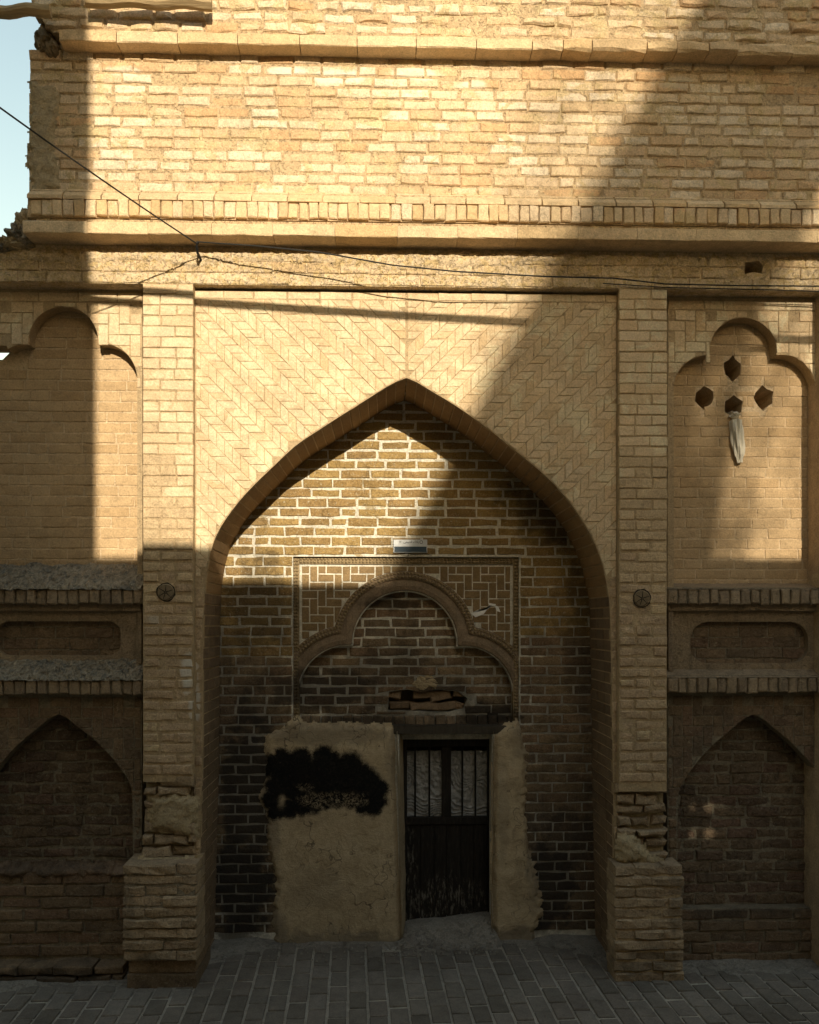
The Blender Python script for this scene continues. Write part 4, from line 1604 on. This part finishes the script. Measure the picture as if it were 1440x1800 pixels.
    hp = [(0, 0), (.12, .055), (.30, .20), (.50, .36), (.70, .56), (.86, .76), (.96, .92), (1.0, 1.06), (1.005, 1.3), (1.01, 1.8), (1.02, 2.2)]
    right = catmull(PP([(ax + a * aw_, ay + b * (asp - ay)) for a, b in hp], YL), .05)
    leftp = catmull(PP([(ax - a * aw_, ay + b * (asp - ay)) for a, b in hp], YL), .05)
    zlow = PZ(1530 if L else 1715, mid, YL)
    opn = ccw(list(reversed(leftp)) + right[1:])
    ztop2 = PZ(S['z2'][2], mid, YL) + .03
    lx0, lx1 = PX(S['xa'], YL), PX(S['xb'] - 1, YL)
    if L:
        arc = [p for p in reversed(leftp) if p[0] > lx0 + .004] + right[1:]
        arc[0] = (lx0, arc[0][1]) if False else arc[0]
        outer = [(arc[0][0], arc[0][1])] + arc[1:] + [(arc[-1][0], zlow - .02), (lx1, zlow - .02), (lx1, ztop2), (lx0, ztop2), (lx0, arc[0][1] - .005)]
        outer = [p for i, p in enumerate(outer) if i == 0 or math.hypot(p[0] - outer[i - 1][0], p[1] - outer[i - 1][1]) > 1e-5]
    else:
        arc = list(reversed(leftp)) + [p for p in right[1:] if p[0] < lx1 - .004]
        outer = [(lx0, -.02), (arc[0][0], -.02)] + [p for p in arc if p[1] > -.01] + [(lx1, arc[-1][1] - .005), (lx1, ztop2), (lx0, ztop2)]
    ls = plate('low_niche_surround', outer, [], YL + .004, .1, 'mortar_low', B)
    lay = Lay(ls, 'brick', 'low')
    U = .064
    for i in range(-1, 22):
        for j in range(-12, 1):
            kk = (i - j) % 4
            if kk == 0:
                p = rect(i * U, (i + 2) * U, j * U, (j + 1) * U)
            elif kk == 2:
                p = rect(i * U, (i + 1) * U, (j - 1) * U, (j + 1) * U)
            else:
                continue
            p = [(lx0 + .03 + q[0], ztop2 - .11 + q[1]) for q in p]
            p = clip(p, 1, 0, lx0 + .004)
            p = clip(p, -1, 0, -lx1 + .004) if p else p
            p = clip(p, 0, 1, PZ(1400, mid, YL)) if p else p
            if len(p) < 3 or abs(area(p)) < .0008:
                continue
            cx = sum(q[0] for q in p) / len(p)
            cz = sum(q[1] for q in p) / len(p)
            w = max(q[0] for q in p) - min(q[0] for q in p)
            h = max(q[1] for q in p) - min(q[1] for q in p)
            p = [(cx + (q[0] - cx) * (1 - .006 / w), cz + (q[1] - cz) * (1 - .006 / h)) for q in p]
            p = cut_outside(p, opn, .0)
            if not p or abs(area(p)) < .0008:
                continue
            lay.add(*brick_geo(p, YL + random.uniform(-.002, .001), .02, .002, .003, .02, .2))
    # narrow edge bricks beside the opening
    ex0, ex1 = (right[-8][0] + .004, lx1 - .003) if L else (lx0 + .003, leftp[-8][0] - .004)
    courses(lay, ex0, ex1, zlow, PZ(1400, mid, YL), YL, .066, .2, joint=.01, rough=.004, bevel=.006, depth=.05, yj=.005)
    lay.done()
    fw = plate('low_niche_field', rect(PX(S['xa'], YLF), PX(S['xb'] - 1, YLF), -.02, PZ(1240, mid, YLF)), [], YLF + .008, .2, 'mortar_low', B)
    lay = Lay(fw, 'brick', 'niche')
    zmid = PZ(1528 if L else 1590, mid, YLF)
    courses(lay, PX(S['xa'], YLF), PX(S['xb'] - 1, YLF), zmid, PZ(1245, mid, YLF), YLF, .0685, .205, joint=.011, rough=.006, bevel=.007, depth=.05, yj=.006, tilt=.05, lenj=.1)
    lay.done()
    if L:
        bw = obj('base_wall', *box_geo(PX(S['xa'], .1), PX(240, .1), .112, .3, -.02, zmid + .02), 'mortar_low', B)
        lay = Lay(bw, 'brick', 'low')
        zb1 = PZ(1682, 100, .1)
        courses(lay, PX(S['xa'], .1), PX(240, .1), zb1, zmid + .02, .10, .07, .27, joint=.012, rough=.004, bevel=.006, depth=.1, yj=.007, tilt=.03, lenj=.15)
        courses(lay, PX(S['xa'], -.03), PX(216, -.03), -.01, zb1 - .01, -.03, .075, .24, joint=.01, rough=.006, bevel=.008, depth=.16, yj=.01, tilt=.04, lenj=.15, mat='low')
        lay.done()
        relief('mud_render', PP([(-60, 1520), (60, 1522), (140, 1518), (232, 1524), (232, 1548), (100, 1552), (0, 1545), (-60, 1550)], .1), .13, .05, 'low', B, res=.014, edge=.05, amp=.02)
    else:
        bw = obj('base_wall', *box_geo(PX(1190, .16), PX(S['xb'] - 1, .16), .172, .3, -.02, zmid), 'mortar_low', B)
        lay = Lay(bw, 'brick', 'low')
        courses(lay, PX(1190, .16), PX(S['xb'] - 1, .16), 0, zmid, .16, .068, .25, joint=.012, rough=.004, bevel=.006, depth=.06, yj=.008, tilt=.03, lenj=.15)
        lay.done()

# white paint mark on the niche panel
pm = [[(828, 1078), (840, 1072), (858, 1071), (864, 1064), (856, 1072), (850, 1080), (836, 1085)], [(858, 1060), (872, 1062), (870, 1066), (860, 1064)], [(870, 1064), (876, 1066), (880, 1076), (873, 1074)]]
Vp, Fp = [], []
for poly in pm:
    q = ccw(PP(poly, YN - .004))
    o = len(Vp)
    n = len(q)
    Vp += [(a, YN - .0045, b) for a, b in q] + [(a, YN + .001, b) for a, b in q]
    Fp.append(tuple(range(o, o + n)))
    for i in range(n):
        j = (i + 1) % n
        Fp.append((o + j, o + i, o + n + i, o + n + j))
obj('paint_mark', Vp, Fp, 'white', B, 'stuff')

# ------------------------------------------------------------------ number plaque
x0, z0 = P(692, 972, YB)
x1, z1 = P(751, 949, YB)
pq = bpy.data.objects.new('house_number_plaque', None)
COL.objects.link(pq)
tag(pq, 'small white and navy metal house number plaque above the framed niche', 'sign')
obj('plate', *worn_box(x0, x1, YB - .022, YB + .004, z0, z1, .003, .0003), 'steel', pq)
zmid = z0 + (z1 - z0) * .46
obj('lower_field', *box_geo(x0 + .005, x1 - .005, YB - .0245, YB - .021, z0 + .005, zmid), 'navy', pq)


def text(body, xc, zc, size, mat, y, sx=1.0):
    c = bpy.data.curves.new('lettering', 'FONT')
    c.body = body
    c.size = size
    c.align_x = 'CENTER'
    c.align_y = 'CENTER'
    c.extrude = .0006
    t = bpy.data.objects.new('lettering', c)
    COL.objects.link(t)
    dg = bpy.context.evaluated_depsgraph_get()
    me = bpy.data.meshes.new_from_object(t.evaluated_get(dg))
    bpy.data.objects.remove(t)
    me.materials.clear()
    me.materials.append(M[mat])
    o = bpy.data.objects.new('lettering', me)
    COL.objects.link(o)
    o.parent = pq
    o.rotation_euler = (R(90), 0, 0)
    o.scale = (sx, 1, 1)
    o.location = (xc, y, zc)
    return o


W_, H_ = x1 - x0, z1 - z0
try:
    vis = '\uFEF0\uFEE4\uFBFF\uFEAA\uFED7 \uFB8E\uFEFC\uFB58'       # old number plate, in joined letter forms, written left to right
    text(vis, x0 + W_ * .52, z0 + H_ * .82, .022, 'ink', YB - .0245)
    text('\u06F1\u06F2', x0 + W_ * .2, z0 + H_ * .82, .022, 'ink', YB - .0245)
except Exception as e:
    print('lettering', e)
V, Fc = [], []
cxq, czq = x0 + W_ * .82, z0 + H_ * .80
for k in range(16):
    a = 2 * math.pi * k / 16
    for rr in (.0085, .0115):
        V.append((cxq + rr * math.cos(a), YB - .0238, czq + rr * math.sin(a)))
for k in range(16):
    j = (k + 1) % 16
    Fc.append((2 * k, 2 * k + 1, 2 * j + 1, 2 * j))
obj('round_emblem', V, Fc, 'ink', pq)

# ------------------------------------------------------------------ wires, hook, cable, rag
def sagline(a, b, n, sag):
    a, b = Vector(a), Vector(b)
    return [tuple(a.lerp(b, t / n) - Vector((0, 0, sag * 4 * (t / n) * (1 - t / n)))) for t in range(n + 1)]


hx, hz = P(346, 428, -.12)
hk = obj('wall_hook', *tube([(hx, .03, hz - .05), (hx, -.10, hz - .045), (hx, -.125, hz - .02), (hx + .004, -.12, hz + .008), (hx + .002, -.10, hz + .012)], .008, 8), 'iron')
tag(hk, 'small iron hook with insulator driven into the frieze under the long cornice', 'hook')
far = P(0, 170, -1.32)
d = Vector((far[0], -1.32, far[1])) - Vector((hx, -.12, hz))
e_ = Vector((hx, -.12, hz)) + d * 2.4
w1 = obj('wire', *tube(sagline((hx, -.12, hz), tuple(e_), 40, .05), .0042, 6), 'wire')
tag(w1, 'thin black wire running from the wall hook out into the sky', 'wire', 'wires on the hook')
pts = []
for px, py, yy in [(346, 425, -.12), (450, 432, -.17), (560, 443, -.19), (690, 466, -.2), (800, 477, -.2), (960, 486, -.16), (1080, 489, -.1), (1170, 499, -.05), (1300, 502, -.05), (1440, 503, -.07), (1600, 508, -.08)]:
    x, z = P(px, py, yy)
    pts.append((x, yy, z))
w2 = obj('wire', *tube(pts, .0042, 6), 'wire')
tag(w2, 'thin black wire sagging along the frieze from the wall hook', 'wire', 'wires on the hook')
pts = []
for px, py, yy in [(1060, 498, -.012), (1170, 505, -.012), (1300, 508, -.012), (1440, 512, -.012), (1600, 516, -.012)]:
    x, z = P(px, py, yy)
    pts.append((x, yy, z))
w3 = obj('wire', *tube(pts, .003, 6), 'wire')
tag(w3, 'fine wire lying close to the frieze over the blind niche with hexagon holes', 'wire')
# thick overhead cable, in front of and above the picture, whose shadow crosses the frieze
ya = -2.1
pa_, pb_ = P(160, 478, 0), P(930, 541, YS)
ca = Vector((pa_[0] - SX * -ya * 1.0 - 0, ya, pa_[1] - SZ * -ya))
cb = Vector((pb_[0] - SX * (YS - ya), ya, pb_[1] - SZ * (YS - ya)))
dd = (cb - ca)
oc = obj('overhead_cable', *tube(sagline(tuple(ca - dd * 1.2), tuple(cb + dd * 1.2), 40, .10), .026, 8), 'cable')
tag(oc, 'thick black cable bundle strung along the alley above the gateway', 'cable')

rx0, rz0 = P(1291, 733, YF - .01)
rx1, rz1 = P(1300, 814, YF - .02)
pts = [(rx0 - .002, YF + .06, rz0 + .02), (rx0, YF - .005, rz0 + .012)] + [(rx0 + (rx1 - rx0) * t, YF - .028, rz0 + (rz1 - rz0) * t) for t in [i / 12 for i in range(13)]]


def rag_r(t, a):
    base = .016 + .015 * math.sin(min(1, t * 1.05) * math.pi) ** .8 + .004
    if t > .9:
        base *= .75
    return base * (1 + .22 * math.sin(5 * a + 7 * t) + .13 * math.sin(11 * a - 5 * t))


rg = obj('rag', *tube(pts, .03, 36, True, rag_r), 'rag')
tag(rg, 'pale twisted rag hanging from the lowest hexagon hole', 'cloth')

# ------------------------------------------------------------------ dust and litter at the foot of the wall
V, Fc, idx = [], [], {}
nx, ny = 300, 56
for i in range(nx + 1):
    for k in range(ny + 1):
        x = -3.0 + 6.4 * i / nx
        y = -.42 + 1.26 * k / ny
        gate = PX(352, .1) < x < PX(1080, .1)
        base = .50 if gate else (-.16 if x < 0 else -.02)
        if gate:
            side = min(x - PX(352, .1), PX(1080, .1) - x)
            base = .16 + .36 * min(1, max(0, side) / .45)
        if PX(705, YD) < x < PX(865, YD) and gate:
            base -= .10
        t = (y - base) / .16
        n_ = noise.fractal(Vector((x * 4, y * 5, .3)), 1.0, 2.0, 5)
        h = .006 + .020 * max(-1, min(1.4, t)) + .012 * n_
        if PX(712, YD) < x < PX(868, YD) and y > .5:
            h += .07 * min(1, (y - .5) / .2) * (.5 + .9 * (x - PX(700, YD)) / .6)
        V.append((x, y, h))
for i in range(nx):
    for k in range(ny):
        a = i * (ny + 1) + k
        q = (a, a + ny + 1, a + ny + 2, a + 1)
        if max(V[j][2] for j in q) > -.002:
            Fc.append(q)
du = obj('street_dust', V, Fc, 'dust', smooth_shade=True)
tag(du, 'grey dust drifted along the foot of the wall', 'dust', kind='stuff')
V, Fc = [], []
for _ in range(420):
    x = random.uniform(PX(380, .4), PX(1040, .4)) if random.random() < .6 else random.uniform(PX(690, .5), PX(870, .5))
    y = random.uniform(.30, .66) if PX(705, YD) < x < PX(865, YD) else random.uniform(.2, .54)
    s = random.uniform(.003, .009)
    o = len(V)
    zz = .028 + (.035 if y > .6 else 0)
    for q in ((-1, -1, 0), (1, -.8, 0), (.8, 1, 0), (-1, .7, 0), (0, 0, .9)):
        V.append((x + q[0] * s * random.uniform(.6, 1.3), y + q[1] * s * random.uniform(.6, 1.3), zz - .012 + q[2] * s * 1.6 + .004))
    Fc += [(o, o + 1, o + 4), (o + 1, o + 2, o + 4), (o + 2, o + 3, o + 4), (o + 3, o, o + 4), (o + 3, o + 2, o + 1, o)]
lt_ = obj('litter_crumbs', V, Fc, 'dust')
tag(lt_, 'crumbs of brick and dry litter in the doorway', 'debris', kind='stuff')

# ------------------------------------------------------------------ the other side of the alley (behind the camera), which shades the facade
WY = -6.6
xl = P(158, 700, .05)[0] - SX * -WY * 1.0 - 0
xl = PX(160, 0.0) - SX * (0 - WY)
zl = PZ(955, 300, 0) - SZ * (0 - WY)
top_pt = P(1225, 0, 0)
h_r = 10.4
k_ = (h_r - (top_pt[1] - SZ * (0 - WY)))      # extra height above the ray through the top of the picture
xr = top_pt[0] - SX * (0 - WY) + k_ * (SX / SZ)


def neighbour(name, label, cat, boxes, mat='oppo'):
    e = bpy.data.objects.new(name, None)
    COL.objects.link(e)
    tag(e, label, cat, kind='thing')
    for nm, b in boxes:
        obj(nm, *worn_box(*b, .02, .0), mat, e)
    return e


neighbour('neighbour_house', 'tall tan brick house across the alley on the shaded side', 'building',
          [('wall', (-22, xl, WY - 9, WY, 0, 13)), ('parapet', (-22, xl, WY - .3, WY, 13.003, 13.8))])
va, vb = P(1185, 1475, .25), P(1285, 1385, .25)  # vent placed to throw a small sun patch on the low niche
vx0, vx1 = va[0] - SX * (.25 - WY), vb[0] - SX * (.25 - WY)
vz0, vz1 = va[1] - SZ * (.25 - WY), vb[1] - SZ * (.25 - WY)
neighbour('courtyard_wall', 'long courtyard wall with coping across the alley from the gateway', 'wall',
          [('wall', (xl, vx0, WY - .35, WY, 0, zl - .08)), ('wall', (vx1, xr + 14, WY - .35, WY, 0, zl - .08)), ('sill_wall', (vx0, vx1, WY - .35, WY, 0, vz0)),
           ('head_wall', (vx0, vx1, WY - .35, WY, vz1, zl - .08)), ('coping', (xl, xr + 14, WY - .40, WY + .0, zl - .08, zl))])
neighbour('added_tall_house', 'unseen tall brick house added beyond the garden wall to cut skylight', 'building',  # unseen block added to cut skylight on the right
          [('wall', (xr + 5.2, xr + 22, WY - 15, WY - .5, 0, 12)), ('parapet', (xr + 5.2, xr + 22, WY - .8, WY - .5, 12.003, 12.8))])
neighbour('added_far_house', 'unseen broad brick house added far behind the courtyard wall to cut low skylight', 'building',  # unseen block added to hide the bright sky low behind the wall
          [('wall', (-14, 20, -52, -42, 0, 11)), ('parapet', (-14, 20, -42.4, -42, 11.003, 11.7))])
lat = bpy.data.objects['courtyard_wall']  # lattice added to dim the sun patch from the vent
for k in range(4):
    zz = vz0 + (vz1 - vz0) * (k + .15 + .2 * (k % 2)) / 4
    obj('added_lattice_brick', *worn_box(vx0 + .002, vx1 - .002, WY - .2, WY - .1, zz, zz + (vz1 - vz0) * .125, .006, .003), 'oppo', lat)
    xx = vx0 + (vx1 - vx0) * (k + .3) / 4
    obj('added_lattice_brick', *worn_box(xx, xx + (vx1 - vx0) * .10, WY - .32, WY - .21, vz0 + .002, vz1 - .002, .006, .003), 'oppo', lat)
# a high garden wall running away from the alley, its wide opening added to pass a patch of sun
oy0, oy1 = WY - 2.2, WY - 8.4
oz0, oz1 = zl - .3, zl + 3.5
neighbour('garden_wall', 'high brick side wall leading away from the alley, with an opening added to pass sun', 'wall',
          [('pier', (xr, xr + .25, oy0, WY - .36, 0, h_r)), ('wall', (xr, xr + .25, WY - 24, oy1, 0, h_r)), ('sill_wall', (xr, xr + .25, oy1, oy0, 0, oz0)), ('head_wall', (xr, xr + .25, oy1, oy0, oz1, h_r))])
# tree in the garden, filtering the light that comes through the opening
tr = bpy.data.objects.new('garden_tree', None)
COL.objects.link(tr)
tag(tr, 'leafy tree standing behind the high garden wall', 'tree')
tc = Vector((xr + 1.2, WY - 13.6, 10.6))
obj('trunk', *tube([(tc.x, tc.y, 0), (tc.x + .1, tc.y, 2), (tc.x - .05, tc.y + .1, 4), (tc.x, tc.y, 7.0), (tc.x + .1, tc.y, 10.5)], .2, 9, True, lambda t, a: .22 * (1 - .75 * t)), 'bark', tr)
for k in range(9):
    a = k * 2.4
    q = tc + Vector((math.cos(a) * .9, math.sin(a) * 2.0, random.uniform(-.5, 1.4)))
    obj('limb', *tube([(tc.x, tc.y, 7.0 + k * .25), tuple((Vector((tc.x, tc.y, 8.2 + k * .2)) + q) / 2), tuple(q)], .05, 6, True, lambda t, a: .07 * (1 - .8 * t)), 'bark', tr)
V, Fc = [], []
for _ in range(7000):
    v = Vector((random.gauss(0, 1), random.gauss(0, 1), random.gauss(0, 1))).normalized() * random.random() ** .45
    c = tc + Vector((v.x * 1.25, v.y * 3.0, v.z * 2.4))
    u = Vector((random.gauss(0, 1), random.gauss(0, 1), random.gauss(0, 1))).normalized()
    w = u.cross(Vector((.3, .5, .8))).normalized()
    s = random.uniform(.03, .065)
    o = len(V)
    V += [tuple(c - u * s), tuple(c + w * s * .45), tuple(c + u * s), tuple(c - w * s * .45)]
    Fc.append((o, o + 1, o + 2, o + 3))
obj('crown', V, Fc, 'leaf', tr, 'stuff')

# walls that carry on along the lane on either side of the building
neighbour('mud_garden_wall', 'low mud-rendered garden wall adjoining the broken end of the brick building', 'wall',
          [('wall', (XLL - 9, XLL - .004, .12, .5, -.02, PZ(720))), ('coping', (XLL - 9, XLL - .006, .07, .55, PZ(720) + .002, PZ(705)))], 'render')
neighbour('adjoining_house', 'mud-rendered house wall adjoining the far pilaster of the brick building', 'building',
          [('wall', (XR + .004, XR + 9, .06, 4.4, -.02, ZTOP - .7)), ('plinth', (XR + .004, XR + 9, -.02, .056, -.02, .55)), ('parapet', (XR + .004, XR + 9, -.02, .4, ZTOP - .698, ZTOP - .35))], 'render')
